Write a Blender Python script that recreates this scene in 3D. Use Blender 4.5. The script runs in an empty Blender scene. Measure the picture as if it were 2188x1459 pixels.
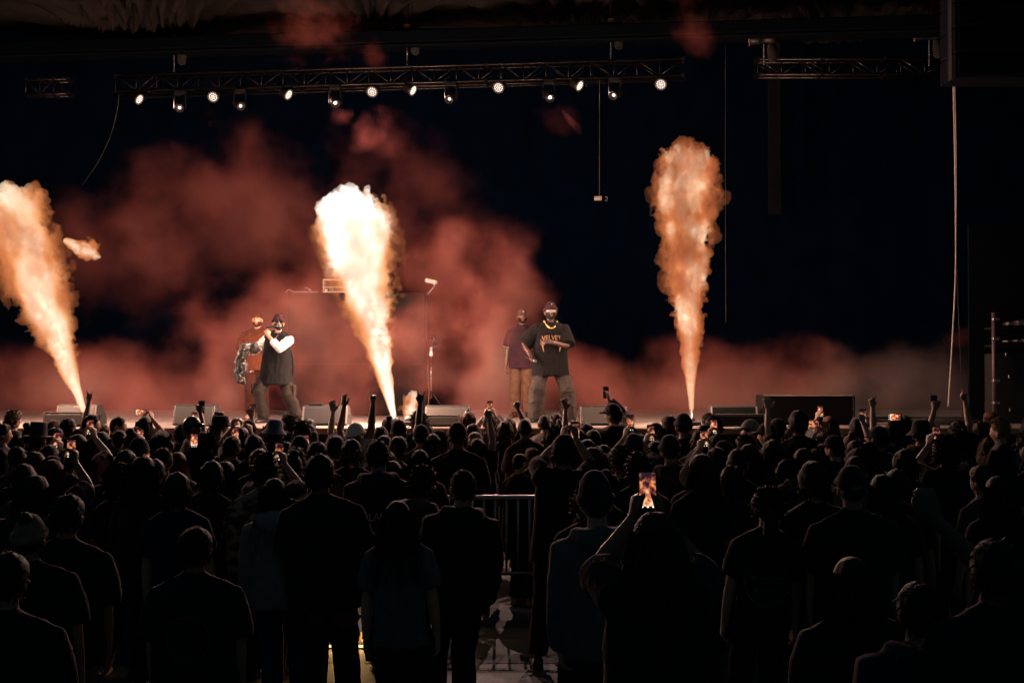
import bpy, bmesh, math, random
import numpy as np
from mathutils import Vector, Matrix, Quaternion

random.seed(7)
RNG = np.random.default_rng(11)
SC = bpy.context.scene
COL = SC.collection
PI = math.pi

# ------------------------------------------------------------------ camera
FPX = 3039.0                      # focal length in photo pixels (50 mm on 36 mm)
CAM_Z = 2.25
PITCH = math.atan(57.5 / FPX)
cam_d = bpy.data.cameras.new('camera')
cam_d.lens = 50.0
cam_d.sensor_width = 36.0
cam_d.clip_start = 0.1
cam_d.clip_end = 400.0
cam = bpy.data.objects.new('camera', cam_d)
COL.objects.link(cam)
cam.location = (0, 0, CAM_Z)
cam.rotation_euler = (PI / 2 + PITCH, 0, 0)
SC.camera = cam

# ------------------------------------------------------------------ night sky, exposure
world = bpy.data.worlds.new('World')
SC.world = world
world.use_nodes = True
wn = world.node_tree
sky = wn.nodes.new('ShaderNodeTexSky')
sky.sky_type = 'NISHITA'
sky.sun_disc = False
sky.sun_elevation = math.radians(-7.0)
sky.sun_rotation = math.radians(0.0)
# the last dusk light plus an even blue-green fill added to lift the blacks
glow = wn.nodes.new('ShaderNodeMix')
glow.data_type = 'RGBA'
glow.blend_type = 'ADD'
glow.inputs['Factor'].default_value = 1.0
glow.inputs[7].default_value = (.009, .021, .027, 1)
wn.links.new(sky.outputs['Color'], glow.inputs[6])
wn.links.new(glow.outputs[2], wn.nodes['Background'].inputs['Color'])
wn.nodes['Background'].inputs['Strength'].default_value = 1.0
SC.view_settings.view_transform = 'Standard'
SC.view_settings.look = 'None'
SC.view_settings.exposure = 0.0
SC.view_settings.gamma = 1.0
SC.cycles.use_denoising = True
SC.cycles.max_bounces = 5
SC.cycles.diffuse_bounces = 2
SC.cycles.glossy_bounces = 2
SC.cycles.transmission_bounces = 3
SC.cycles.volume_bounces = 1
SC.cycles.transparent_max_bounces = 24
SC.cycles.volume_max_steps = 256
SC.cycles.sample_clamp_indirect = 3.0
SC.cycles.use_adaptive_sampling = True
SC.cycles.adaptive_threshold = 0.03
SC.cycles.adaptive_min_samples = 16

# the front-of-house lamp that lights the performers, high above the audience
FOH = bpy.data.lights.new('front_of_house_lamp', 'SPOT')
FOH.energy = 8000
FOH.color = (1.0, .84, .74)
FOH.spot_size = math.radians(22.0)
FOH.spot_blend = .4
FOH.shadow_soft_size = 0.08
foh = bpy.data.objects.new('front_of_house_lamp', FOH)
COL.objects.link(foh)
foh.location = (-1.0, 1.0, 11.0)
foh.scale = (1.0, .42, 1.0)          # shutters trim the beam to the stage
foh.rotation_euler = (Vector((-2.9, 20.5, 2.95)) - Vector(foh.location)).to_track_quat('-Z', 'Y').to_euler()



def P(px, py, d):
    """point seen at photo pixel (px, py), d metres in front of the camera"""
    x = (px - 1094.0) / FPX
    u = -(py - 729.5) / FPX
    c, s = math.cos(PITCH), math.sin(PITCH)
    ray = Vector((x, c - s * u, s + c * u))
    ray *= d / ray.y
    return Vector((ray.x, ray.y, ray.z + CAM_Z))


def lookx(px, d):
    return (px - 1094.0) / FPX * d


# ------------------------------------------------------------------ noise and mesh helpers
def vnoise(p, freq=1.0, seed=0):
    """value noise in -1..1 for an (n,3) array"""
    q = np.asarray(p, float) * freq + seed * 17.13
    i = np.floor(q).astype(np.int64)
    f = q - i
    f = f * f * (3 - 2 * f)
    out = 0
    for dx in (0, 1):
        for dy in (0, 1):
            for dz in (0, 1):
                h = (i[:, 0] + dx) * 374761393 + (i[:, 1] + dy) * 668265263 + (i[:, 2] + dz) * 2147483647
                h = (h ^ (h >> 13)) * 1274126177
                h = ((h ^ (h >> 16)) & 0xFFFF) / 65535.0
                w = (f[:, 0] if dx else 1 - f[:, 0]) * (f[:, 1] if dy else 1 - f[:, 1]) * (f[:, 2] if dz else 1 - f[:, 2])
                out = out + h * w
    return out * 2 - 1


class MB:
    """collects shapes that become ONE mesh"""
    def __init__(self):
        self.v = []
        self.f = []

    def add(self, vs, fs):
        o = len(self.v)
        self.v.extend([tuple(map(float, q)) for q in vs])
        self.f.extend([tuple(int(k) + o for k in f) for f in fs])
        return self

    def box(self, c, s, m=None):
        hx, hy, hz = s[0] / 2, s[1] / 2, s[2] / 2
        vs = [Vector((x * hx, y * hy, z * hz)) for x in (-1, 1) for y in (-1, 1) for z in (-1, 1)]
        if m is not None:
            vs = [m @ q for q in vs]
        vs = [q + Vector(c) for q in vs]
        return self.add(vs, [(0, 1, 3, 2), (4, 6, 7, 5), (0, 4, 5, 1), (2, 3, 7, 6), (0, 2, 6, 4), (1, 5, 7, 3)])

    def bbox(self, c, s, b=0.01, m=None):
        """box with chamfered vertical-and-horizontal edges"""
        hx, hy, hz = s[0] / 2, s[1] / 2, s[2] / 2
        b = min(b, hx * .9, hy * .9, hz * .9)
        rings = []
        for z, k in ((-hz, 1), (-hz + b, 0), (hz - b, 0), (hz, 1)):
            i = b * k
            rings.append([(hx - b, hy - i), (hx - i, hy - b), (hx - i, -hy + b), (hx - b, -hy + i),
                          (-hx + b, -hy + i), (-hx + i, -hy + b), (-hx + i, hy - b), (-hx + b, hy - i)])
        vs, fs = [], []
        zs = (-hz, -hz + b, hz - b, hz)
        for z, r in zip(zs, rings):
            vs += [Vector((x, y, z)) for x, y in r]
        for k in range(3):
            for j in range(8):
                a, b2 = k * 8 + j, k * 8 + (j + 1) % 8
                fs.append((a, a + 8, b2 + 8, b2))
        fs.append(tuple(range(8)))
        fs.append(tuple(reversed(range(24, 32))))
        if m is not None:
            vs = [m @ q for q in vs]
        return self.add([q + Vector(c) for q in vs], fs)

    def loft(self, rings, cap=True):
        n = len(rings[0])
        vs, fs = [], []
        for r in rings:
            vs += list(r)
        for k in range(len(rings) - 1):
            for j in range(n):
                a, b = k * n + j, k * n + (j + 1) % n
                fs.append((a, b, b + n, a + n))
        if cap:
            fs.append(tuple(reversed(range(n))))
            fs.append(tuple(range((len(rings) - 1) * n, len(rings) * n)))
        return self.add(vs, fs)

    def limb(self, pts, rad, n=10, flat=1.0, side=None, round_ends=True):
        """tapered tube along pts; flat squeezes it along the second axis"""
        pts = [Vector(p) for p in pts]
        rad = list(rad)
        if round_ends:
            d0 = (pts[0] - pts[1]).normalized()
            d1 = (pts[-1] - pts[-2]).normalized()
            pts = [pts[0] + d0 * rad[0] * .55] + pts + [pts[-1] + d1 * rad[-1] * .55]
            rad = [rad[0] * .55] + rad + [rad[-1] * .55]
        rings = []
        ref = Vector(side) if side is not None else None
        prev_u = None
        for i, p in enumerate(pts):
            t = (pts[min(i + 1, len(pts) - 1)] - pts[max(i - 1, 0)])
            if t.length < 1e-6:
                t = Vector((0, 0, 1))
            t.normalize()
            if prev_u is None:
                r = ref if ref is not None else (Vector((1, 0, 0)) if abs(t.x) < .9 else Vector((0, 1, 0)))
            else:
                r = prev_u
            u = (r - t * r.dot(t))
            if u.length < 1e-5:
                u = t.orthogonal()
            u.normalize()
            prev_u = u
            w = t.cross(u)
            rings.append([p + u * (math.cos(a) * rad[i]) + w * (math.sin(a) * rad[i] * flat)
                          for a in (2 * PI * k / n for k in range(n))])
        return self.loft(rings)

    def tube(self, pts, r, n=6):
        return self.limb(pts, [r] * len(pts), n=n, round_ends=False)

    def lathe(self, prof, m=None, n=20, c=(0, 0, 0), cap=True):
        """profile of (radius, z) turned about z"""
        rings = []
        for r, z in prof:
            rings.append([Vector((math.cos(2 * PI * k / n) * r, math.sin(2 * PI * k / n) * r, z)) for k in range(n)])
        if m is not None:
            rings = [[m @ q for q in r] for r in rings]
        rings = [[q + Vector(c) for q in r] for r in rings]
        return self.loft(rings, cap)

    def ellipsoid(self, c, r, n=12, m=None):
        prof = [(math.sin(PI * k / n), -math.cos(PI * k / n)) for k in range(1, n)]
        rings = []
        for pr, z in prof:
            ring = [Vector((math.cos(2 * PI * k / n) * pr * r[0], math.sin(2 * PI * k / n) * pr * r[1], z * r[2])) for k in range(n)]
            if m is not None:
                ring = [m @ q for q in ring]
            rings.append([q + Vector(c) for q in ring])
        return self.loft(rings)

    def xform(self, m):
        self.v = [tuple(m @ Vector(q)) for q in self.v]
        return self

    def mesh(self, name, mat=None, smooth=True):
        me = bpy.data.meshes.new(name)
        me.from_pydata(self.v, [], self.f)
        me.update()
        if smooth:
            me.polygons.foreach_set('use_smooth', [True] * len(me.polygons))
        if mat is not None:
            me.materials.append(mat)
        return me

    def build(self, name, mat, parent=None, smooth=False):
        return link(name, self.mesh(name, mat, smooth), parent)


def link(name, data, parent=None, mat=None):
    o = bpy.data.objects.new(name, data)
    COL.objects.link(o)
    if parent is not None:
        o.parent = parent
    if mat is not None:
        o.material_slots[0].link = 'OBJECT'
        o.material_slots[0].material = mat
    return o


def tag(o, label=None, cat=None, group=None, kind=None):
    if label:
        o['label'] = label
    if cat:
        o['category'] = cat
    if group:
        o['group'] = group
    if kind:
        o['kind'] = kind
    return o


def thing(name, label, cat, loc=(0, 0, 0), rz=0.0, group=None):
    o = bpy.data.objects.new(name, None)
    COL.objects.link(o)
    o.empty_display_size = 0.1
    o.location = loc
    o.rotation_euler = (0, 0, rz)
    return tag(o, label, cat, group)


def remesh(mb, voxel, smooth=2, wrinkle=0.0, wfreq=7.0, seed=0, stretch=(1, 1, 1)):
    """fuse overlapping closed shapes into one continuous surface"""
    me = mb.mesh('tmp')
    o = bpy.data.objects.new('tmp', me)
    COL.objects.link(o)
    r = o.modifiers.new('r', 'REMESH')
    r.mode = 'VOXEL'
    r.voxel_size = voxel
    if smooth:
        s = o.modifiers.new('s', 'SMOOTH')
        s.factor = 0.5
        s.iterations = smooth
    dg = bpy.context.evaluated_depsgraph_get()
    out = bpy.data.meshes.new_from_object(o.evaluated_get(dg))
    bpy.data.objects.remove(o)
    bpy.data.meshes.remove(me)
    n = len(out.vertices)
    if wrinkle:
        co = np.empty(n * 3)
        no = np.empty(n * 3)
        out.vertices.foreach_get('co', co)
        out.vertex_normals.foreach_get('vector', no)
        co = co.reshape(-1, 3)
        no = no.reshape(-1, 3)
        q = co * np.array(stretch)
        a = vnoise(q, wfreq, seed)
        b = vnoise(q + .07 * a[:, None], wfreq * 2.3, seed + 5)
        disp = wrinkle * (1 - 2 * np.abs(a)) + wrinkle * .5 * (1 - 2 * np.abs(b))
        co = co + no * disp[:, None]
        out.vertices.foreach_set('co', co.ravel())
    out.polygons.foreach_set('use_smooth', [True] * len(out.polygons))
    out.update()
    return out


# ------------------------------------------------------------------ materials
MATS = {}


def mat(name, color, rough=0.6, metal=0.0, noise=0.0, nscale=20.0, bump=0.0, bscale=60.0, spec=0.5, coord='Object'):
    if name in MATS:
        return MATS[name]
    m = bpy.data.materials.new(name)
    m.use_nodes = True
    nt = m.node_tree
    b = nt.nodes['Principled BSDF']
    b.inputs['Base Color'].default_value = (*color, 1)
    b.inputs['Roughness'].default_value = rough
    b.inputs['Metallic'].default_value = metal
    b.inputs['Specular IOR Level'].default_value = spec
    if noise or bump:
        tc = nt.nodes.new('ShaderNodeTexCoord')
        if noise:
            n = nt.nodes.new('ShaderNodeTexNoise')
            n.inputs['Scale'].default_value = nscale
            n.inputs['Detail'].default_value = 3
            nt.links.new(tc.outputs[coord], n.inputs['Vector'])
            r = nt.nodes.new('ShaderNodeMapRange')
            r.inputs['From Min'].default_value = .3
            r.inputs['From Max'].default_value = .7
            r.inputs['To Min'].default_value = 1 - noise
            r.inputs['To Max'].default_value = 1 + noise
            nt.links.new(n.outputs['Fac'], r.inputs['Value'])
            mx = nt.nodes.new('ShaderNodeMix')
            mx.data_type = 'RGBA'
            mx.blend_type = 'MULTIPLY'
            mx.inputs['Factor'].default_value = 1
            mx.inputs[6].default_value = (*color, 1)
            nt.links.new(r.outputs['Result'], mx.inputs[7])
            nt.links.new(mx.outputs[2], b.inputs['Base Color'])
        if bump:
            n2 = nt.nodes.new('ShaderNodeTexNoise')
            n2.inputs['Scale'].default_value = bscale
            n2.inputs['Detail'].default_value = 2
            nt.links.new(tc.outputs[coord], n2.inputs['Vector'])
            bp = nt.nodes.new('ShaderNodeBump')
            bp.inputs['Strength'].default_value = bump
            bp.inputs['Distance'].default_value = 0.01
            nt.links.new(n2.outputs['Fac'], bp.inputs['Height'])
            nt.links.new(bp.outputs['Normal'], b.inputs['Normal'])
    MATS[name] = m
    return m


def emat(name, color, strength):
    if name in MATS:
        return MATS[name]
    m = bpy.data.materials.new(name)
    m.use_nodes = True
    nt = m.node_tree
    b = nt.nodes['Principled BSDF']
    b.inputs['Base Color'].default_value = (0.02, 0.02, 0.02, 1)
    b.inputs['Emission Color'].default_value = (*color, 1)
    b.inputs['Emission Strength'].default_value = strength
    MATS[name] = m
    return m


def cloth(name, color, noise=.25, rough=.9, sheen=.2):
    m = mat('cloth_' + name, color, rough, 0, noise, 14, .35, 90, .2)
    b = m.node_tree.nodes['Principled BSDF']
    b.inputs['Sheen Weight'].default_value = sheen
    b.inputs['Sheen Roughness'].default_value = .35
    b.inputs['Sheen Tint'].default_value = (1, .62, .72, 1)  # pink of the rim light put into the cloth's sheen
    return m


BLACK = cloth('black', (.008, .012, .017))
CHAR = cloth('charcoal', (.016, .019, .025))
NAVY = cloth('navy', (.012, .016, .035))
GREY = cloth('grey', (.10, .10, .105))
LGREY = cloth('pale_grey', (.22, .21, .20))
WHITE = cloth('white', (.75, .73, .70), .08)
OLIVE = cloth('olive', (.05, .045, .03))
MAROON = cloth('maroon', (.07, .015, .02))
DENIM = cloth('denim', (.035, .045, .08))
BROWNC = cloth('brown', (.045, .028, .02))
BLUEC = cloth('blue', (.06, .08, .16))
SKINS = [mat('skin_light', (.48, .29, .21), .5, 0, .12, 30, .1, 150), mat('skin_tan', (.34, .19, .125), .5, 0, .12, 30, .1, 150),
         mat('skin_brown', (.17, .085, .052), .45, 0, .12, 30, .1, 150), mat('skin_dark', (.075, .036, .024), .42, 0, .12, 30, .1, 150)]
HAIRS = [mat('hair_black', (.010, .008, .007), .6, 0, .3, 60, .4, 160, .2), mat('hair_brown', (.035, .019, .011), .6, 0, .3, 60, .4, 160, .2),
         mat('hair_blonde', (.22, .14, .07), .6, 0, .3, 60, .4, 160, .2), mat('hair_auburn', (.07, .022, .010), .6, 0, .3, 60, .4, 160, .2)]
BLKMETAL = mat('black_metal', (.012, .012, .013), .45, .3, .2, 30)
STEEL = mat('galvanised_steel', (.42, .42, .43), .38, .9, .15, 40)
ALU = mat('truss_aluminium', (.04, .037, .037), .35, .8, .2, 20)
BLKPLASTIC = mat('black_plastic', (.012, .012, .013), .35, 0, .2, 30)
RUBBER = mat('black_rubber', (.012, .012, .012), .7)
CHROME = mat('chrome', (.7, .7, .7), .18, 1.0)
GOLD = mat('gold_chain', (.8, .55, .22), .28, 1.0)

# ------------------------------------------------------------------ the setting
STAGE_Z = 1.45
STAGE_Y0, STAGE_Y1 = 19.3, 27.5

# concrete ground, one sheet; flat dark bands paint the dim stripes of the lit steps
asphalt = mat('concrete_ground', (.13, .12, .115), .7, 0, .3, 1.3, .5, 25)
g = MB().add([(-150, -60, 0), (150, -60, 0), (150, 200, 0), (-150, 200, 0)], [(0, 1, 2, 3)])
ground = g.build('ground', asphalt)
tag(ground, kind='structure')
for k, yy in enumerate((10.9, 11.9, 12.4, 14.15)):
    st = MB().add([(-2.2, yy, .004), (2.2, yy, .004), (2.2, yy + .34, .004), (-2.2, yy + .34, .004)], [(0, 1, 2, 3)])
    tag(st.build('ground_shade_band', mat('shade_band', (.09, .082, .08), .8, 0, .4, 2.0)), kind='structure')

# stage: deck boards, lip, dark skirt, pale lower panels
stage = thing('concert_stage', 'raised concert stage with pale deck boards and panelled front behind the crowd', 'stage', (0, STAGE_Y0, 0))
deckm = mat('stage_deck', (.30, .27, .25), .38, 0, .25, 3, .2, 30)
skirtm = cloth('stage_skirt', (.02, .02, .022))
panelm = mat('pale_front_panel', (.45, .43, .40), .6, 0, .12, 5)
nb = 16
bw = 26.0 / nb
for i in range(nb):
    m = MB().bbox((-13 + bw * (i + .5), 4.1, STAGE_Z - .03 + .0015 * (i % 2)), (bw - .012, 8.2, .06), .006)
    m.build('deck_board', deckm, stage)
m = MB()
m.bbox((0, -.03, STAGE_Z - .045), (26, .05, .085), .01)
m.build('front_lip', mat('lip_wood', (.34, .21, .12), .45, 0, .2, 9), stage)
m = MB()
pts = []
n = 260
top, bot = [], []
for i in range(n + 1):
    x = -13 + 26 * i / n
    y = .03 + .03 * math.sin(x * 11 + 1.5 * math.sin(x * 1.7))
    top.append((x, y, STAGE_Z - .09))
    bot.append((x, y * 1.6, 1.12))
m.add(top + bot, [(i, i + 1, n + 2 + i, n + 1 + i) for i in range(n)])
m.build('skirt', skirtm, stage)
for i in range(13):
    m = MB().bbox((-13 + 2 * (i + .5), .05, .55), (1.985, .05, 1.12), .01)
    m.build('front_panel', panelm, stage)

# backdrop cloth behind everything, with sewn seams
bd = thing('stage_backdrop', 'huge black cloth backdrop hung behind the stage', 'backdrop', (0, 27.2, 0))
clothbd = mat('backdrop_cloth', (.0009, .0040, .012), 1.0, 0, .3, 2.0, .2, 40, 0.0)


def cloth_sheet(x0, x1, z0, z1, y, wave, nx, nz, seed):
    vs, fs = [], []
    X = np.linspace(x0, x1, nx + 1)
    Z = np.linspace(z0, z1, nz + 1)
    pts = np.array([(x, y, z) for z in Z for x in X])
    pts[:, 1] += wave * (vnoise(pts * np.array([1.3, 1, .12]), 1.0, seed) + .4 * vnoise(pts * np.array([4.0, 1, .3]), 1, seed + 1))
    for j in range(nz):
        for i in range(nx):
            a = j * (nx + 1) + i
            fs.append((a, a + 1, a + nx + 2, a + nx + 1))
    return MB().add(pts, fs)


seams = [-14, -7.8, lookx(935, 27.2), lookx(1550, 27.2), 9.0, 14]
for i in range(5):
    for z0, z1 in ((STAGE_Z, 5.55), (5.56, 11.0)):
        cloth_sheet(seams[i] - .03, seams[i + 1] + .03, z0 - (.03 if z0 > 3 else 0), z1, .02 * (i % 2) - (.01 if z0 > 3 else 0), .05, 60, 24, 3).build('cloth_panel', clothbd, bd, True)

# unseen shell added to block sky light from behind and above
shell = MB()
shell.box((0, 29.5, 7), (60, .3, 14))
shell.box((0, 24.4, 11.6), (60, 10.6, .3))
shell.box((-15.5, 24.4, 6), (.3, 9.9, 11))
shell.box((15.5, 24.4, 6), (.3, 9.9, 11))
sh_o = shell.build('sky_block_shell', mat('matte_black', (.002, .004, .007), .9, 0, .2, 2, 0, 60, .05))
tag(sh_o, 'unseen black shell added around the stage to block sky light', 'building')

# roof: pleated canopy in front of and above the roof beam
can = thing('stage_canopy', 'dark gathered fabric canopy lining the roof over the stage', 'canopy', (0, 0, 0))
nx, ny = 420, 110
XX, YY = np.meshgrid(np.linspace(-12, 12, nx + 1), np.linspace(19.2, 26.0, ny + 1))
pts = np.stack([XX.ravel(), YY.ravel(), np.full(XX.size, 8.45)], 1)
pts[:, 2] += (26.0 - pts[:, 1]) * .10
anch = [(lookx(262, 25.6), 25.5), (lookx(372, 25.6), 25.6), (lookx(795, 25.4), 25.4), (lookx(1230, 25.4), 25.9),
        (lookx(1480, 25.4), 25.8), (lookx(1790, 25.4), 25.9), (lookx(2090, 25.4), 25.7)]
for k, (ax, ay) in enumerate(anch):
    dx, dy = pts[:, 0] - ax, pts[:, 1] - ay
    r = np.hypot(dx, dy)
    th = np.arctan2(dy, dx)
    e = np.exp(-(r / 1.7) ** 2)
    pts[:, 2] -= .22 * np.exp(-(r / .8) ** 2)
    pts[:, 2] += .16 * e * np.clip(r * 1.2, 0, 1) * (np.sin(th * 21 + 2.2 * vnoise(pts, 1.3, k)) + .5 * np.sin(th * 37 + 3 * vnoise(pts, 2.0, k + 9)))
pts[:, 2] += .05 * vnoise(pts, 1.1, 3) + .02 * vnoise(pts, 4.5, 4)
fs = []
for j in range(ny):
    for i in range(nx):
        a = j * (nx + 1) + i
        fs.append((a, a + nx + 1, a + nx + 2, a + 1))
MB().add(pts, fs).build('fabric', mat('canopy_cloth', (.009, .007, .0068), .8, 0, .5, 1.2, .3, 50, .2), can, True)

yaw = math.radians(-7.0)
RY = Matrix.Rotation(yaw, 3, 'Z')
beam = thing('roof_beam', 'long dark boxed beam running across under the canopy', 'beam', (0, 0, 0))
a, b = P(-20, 108, 25.4), P(2030, 50, 23.6)
m = MB()
d = (b - a)
mid = (a + b) / 2
rot = d.to_track_quat('X', 'Z').to_matrix()
m.bbox(mid, (d.length, .4, .22), .02, rot)
m.build('casing', mat('beam_cladding', (.0008, .0022, .005), .8, 0, .2, 4, 0, 60, .05), beam)
m = MB()
m.bbox(mid + Vector((0, .05, -.145)), (d.length, .5, .05), .015, rot)
m.build('bottom_flange', mat('beam_flange', (.0015, .003, .005), .8, 0, 0, 20, 0, 60, .05), beam)

# column banner and side masking on the right
m = MB()
m.bbox(P(1655, 270, 26.4) + Vector((0, 0, 0)), (.24, .16, 3.3), .02)
o = m.build('hanging_column', mat('column_grey', (.006, .007, .009), .9, 0, .3, 9, 0, 60, .05))
tag(o, 'narrow grey column hanging beside the short truss', 'column')
pa = thing('speaker_hang', 'big dark boxed loudspeaker hang at the upper right corner', 'loudspeaker', P(2120, 177, 21.0))
for k in range(4):
    m = MB().bbox((.32, 0, .18 + k * .37), (1.98, .7, .355), .02)
    c = m.build('cabinet', mat('pa_black', (.003, .005, .008), .8, 0, .2, 8, 0, 60, .08), pa)
    g2 = MB().bbox((.32, -.36, .18 + k * .37), (1.86, .02, .28), .008).build('grille', mat('grille_dark', (.003, .005, .008), .8, .0, .2, 90, 0, 60, .05), c)
m = MB().bbox((-.68, -.2, .75), (.02, .16, 1.5), .005)
m.build('edge_rail', mat('lit_edge_grey', (.05, .045, .045), .5, .4), pa)  # paler strip paints in the light along the cabinets' left edge


# ------------------------------------------------------------------ trusses
def truss(name, label, p0, p1, h=.30, bays=14):
    t = thing(name, label, 'truss', p0)
    d = p1 - p0
    L = d.length
    ux = d.normalized()
    uy = Vector((-ux.y, ux.x, 0)).normalized()
    uz = Vector((0, 0, 1))
    m = None
    for sy in (-1, 1):
        for z in (0, h):
            MB().tube([uy * (sy * h / 2) + uz * z, ux * L + uy * (sy * h / 2) + uz * z], .025, 8).build('chord', ALU, t, True)
    step = L / bays
    for k in range(bays):
        b = MB()
        for sy in (-1, 1):
            q0, q1 = ux * (k * step) + uy * (sy * h / 2), ux * ((k + 1) * step) + uy * (sy * h / 2)
            z0, z1 = (0, h) if k % 2 else (h, 0)
            b.tube([q0 + uz * z0, q1 + uz * z1], .010, 5)
            b.tube([q0, q0 + uz * h], .010, 5)
        b.tube([ux * (k * step) - uy * h / 2, ux * ((k + 1) * step) + uy * h / 2], .010, 5)
        b.tube([ux * (k * step) - uy * h / 2 + uz * h, ux * (k * step) + uy * h / 2 + uz * h], .010, 5)
        b.build('brace', ALU, t, True)
    for q in (0, L / 3, 2 * L / 3, L):
        for z in (0, h):
            MB().box(ux * q + uz * z, (.05, h + .06, .06), Matrix((ux, uy, uz)).transposed()).build('end_plate', ALU, t)
    return t, p0, ux


TP0, TP1 = P(254, 198, 25.4), P(1460, 165, 23.9)
tr, t0, tux = truss('lighting_truss', 'long aluminium box truss carrying the row of lit stage lamps', TP0, TP1, .28, 26)
truss('lighting_truss', 'short dark box truss beside the upper right loudspeaker hang', P(1616, 163, 24.2), P(2022, 162, 24.2), .26, 8)
truss('lighting_truss', 'dim box truss stub with small fixtures at the far left of the roof', P(60, 205, 25.5), P(150, 203, 25.5), .26, 3)
tag(bpy.data.objects['lighting_truss.002'], None, None)
# thin pipe slung under the long truss
pp = MB().tube([P(262, 210, 25.3), P(1462, 172, 23.85)], .018, 6)
tag(pp.build('lamp_pipe', ALU, None, True), 'thin pipe slung under the long truss holding the lamps', 'pipe')


def truss_depth(px):
    t = (px - 254) / (1460 - 254)
    return 25.3 + (23.85 - 25.3) * t


LENS = emat('lamp_lens', (1.0, .80, .66), 1.5)
LENS2 = emat('spot_lens', (1.0, .78, .62), 9.0)


def aim(d):
    return Vector(d).normalized().to_track_quat('Z', 'Y').to_matrix()


def par(px, py, yawdeg, which):
    p = P(px, py, truss_depth(px) - .1)
    t = thing('par_lamp', 'round many-lens stage lamp ' + which, 'stage lamp', p, 0, 'lit lamps on the long truss')
    R = aim((math.sin(math.radians(yawdeg)), -math.cos(math.radians(yawdeg)), -.55))
    t.scale = (.88, .88, .88)
    b = MB().lathe([(.05, -.22), (.095, -.18), (.105, -.05), (.108, .0), (.1, .004), (.1, -.012)], R, 20)
    b.build('body', BLKPLASTIC, t, True)
    l = MB()
    pos = [(0, 0)] + [(.036 * math.cos(a), .036 * math.sin(a)) for a in (k * PI / 3 for k in range(6))] + \
          [(.073 * math.cos(a), .073 * math.sin(a)) for a in (.26 + k * PI / 6 for k in range(12))]
    for x, y in pos:
        l.lathe([(.0145, -.006), (.0135, .004), (.007, .009)], R, 8, R @ Vector((x, y, 0)))
    l.build('lens_array', LENS, t, True)
    MB().lathe([(.1, -.006), (.112, -.006), (.112, .008), (.1, .008)], R, 20, cap=False).build('rim', emat('lamp_rim', (1, .6, .45), .12), t, True)
    y = MB()
    yo = [Vector((-.125, 0, -.02)), Vector((-.125, .03, .1)), Vector((-.06, .05, .17)), Vector((.06, .05, .17)), Vector((.125, .03, .1)), Vector((.125, 0, -.02))]
    y.tube(yo, .009, 5)
    y.box((0, .05, .2), (.05, .04, .07))
    y.build('yoke', BLKMETAL, t)
    ld = bpy.data.lights.new('par_light', 'SPOT')
    ld.energy = 1000 if abs(yawdeg) < 40 else 40
    ld.color = (1, .62, .54)
    ld.spot_size = math.radians(64)
    ld.spot_blend = .7
    ld.shadow_soft_size = 0
    lo = bpy.data.objects.new('par_light', ld)
    COL.objects.link(lo)
    Dv = R @ Vector((0, 0, 1))
    lo.location = p + Dv * .03
    lo.rotation_euler = Dv.to_track_quat('-Z', 'Y').to_euler()
    return p


PARS = [(298, 213, 68, 'at the left end of the long truss'), (455, 208, -8, 'second along the truss, left of the drifting red smoke'),
        (617, 203, 66, 'hanging right below the red smoke wisp'), (795, 197, -12, 'above the middle fire jet, left of its close twin'),
        (883, 194, 66, 'close right of its twin above the middle fire jet'), (1065, 188, -14, 'near the centre of the truss, above a faint puff'),
        (1239, 184, 58, 'just left of the hanging cable'), (1412, 181, -18, 'at the right end of the long truss')]
for q in PARS:
    par(*q)


def mover(px, py, yawdeg, tilt, which, lit):
    p = P(px, py, truss_depth(px) - .15)
    t = thing('moving_head_lamp', 'black swivelling spot lamp ' + which, 'stage lamp', p, 0, 'lit lamps on the long truss')
    t.scale = (.78, .78, .78)
    D = Vector((math.sin(math.radians(yawdeg)), -1, -tilt)).normalized()
    R = aim(D)
    MB().lathe([(.06, -.24), (.095, -.2), (.105, -.05), (.1, .06), (.085, .1), (.075, .1), (.07, .06)], R, 18).build('head', BLKPLASTIC, t, True)
    MB().lathe([(.034, .055), (.032, .072), (.015, .08)], R, 14).build('lens', LENS2 if lit > 1 else emat('spot_lens_dim', (1, .74, .58), 3.0), t, True)
    MB().lathe([(.07, .062), (.105, .075), (.105, .105), (.085, .105)], R, 18, cap=False).build('front_ring', BLKPLASTIC, t, True)
    MB().bbox((0, .1, .33), (.26, .2, .12), .02).build('base', BLKPLASTIC, t)
    for s in (-1, 1):
        MB().bbox((s * .125, .05, .13), (.03, .1, .34), .01).build('yoke_arm', BLKPLASTIC, t)
    return p, D


mover(384, 229, 10, .5, 'between the first and second lens lamps', 1)
mover(512, 225, 38, .6, 'dim and turned aside, right of the second lens lamp', 1)
pB1 = mover(715, 217, 28, 1.0, 'with a faint beam, left of the middle fire jet', 2)
mover(963, 210, -30, .6, 'turned to the left above the black gap', 1)
pB2 = mover(1173, 206, 26, .8, 'with a clear slanting beam through smoke', 2)
mover(1314, 202, -40, .6, 'turned away with a small glint, right of the hanging cable', 1)

# lamp beams of the two bright spots (they show in the drifting smoke)
for p, D in (pB1, pB2):
    ld = bpy.data.lights.new('spot_beam', 'SPOT')
    ld.energy = 260
    ld.color = (1, .66, .62)
    ld.spot_size = math.radians(13)
    ld.spot_blend = .5
    ld.shadow_soft_size = 0
    lo = bpy.data.objects.new('spot_beam', ld)
    COL.objects.link(lo)
    lo.location = p + D * .12
    DD = Vector((.62, -.35, -.75)).normalized()
    lo.rotation_euler = DD.to_track_quat('-Z', 'Y').to_euler()


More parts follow.
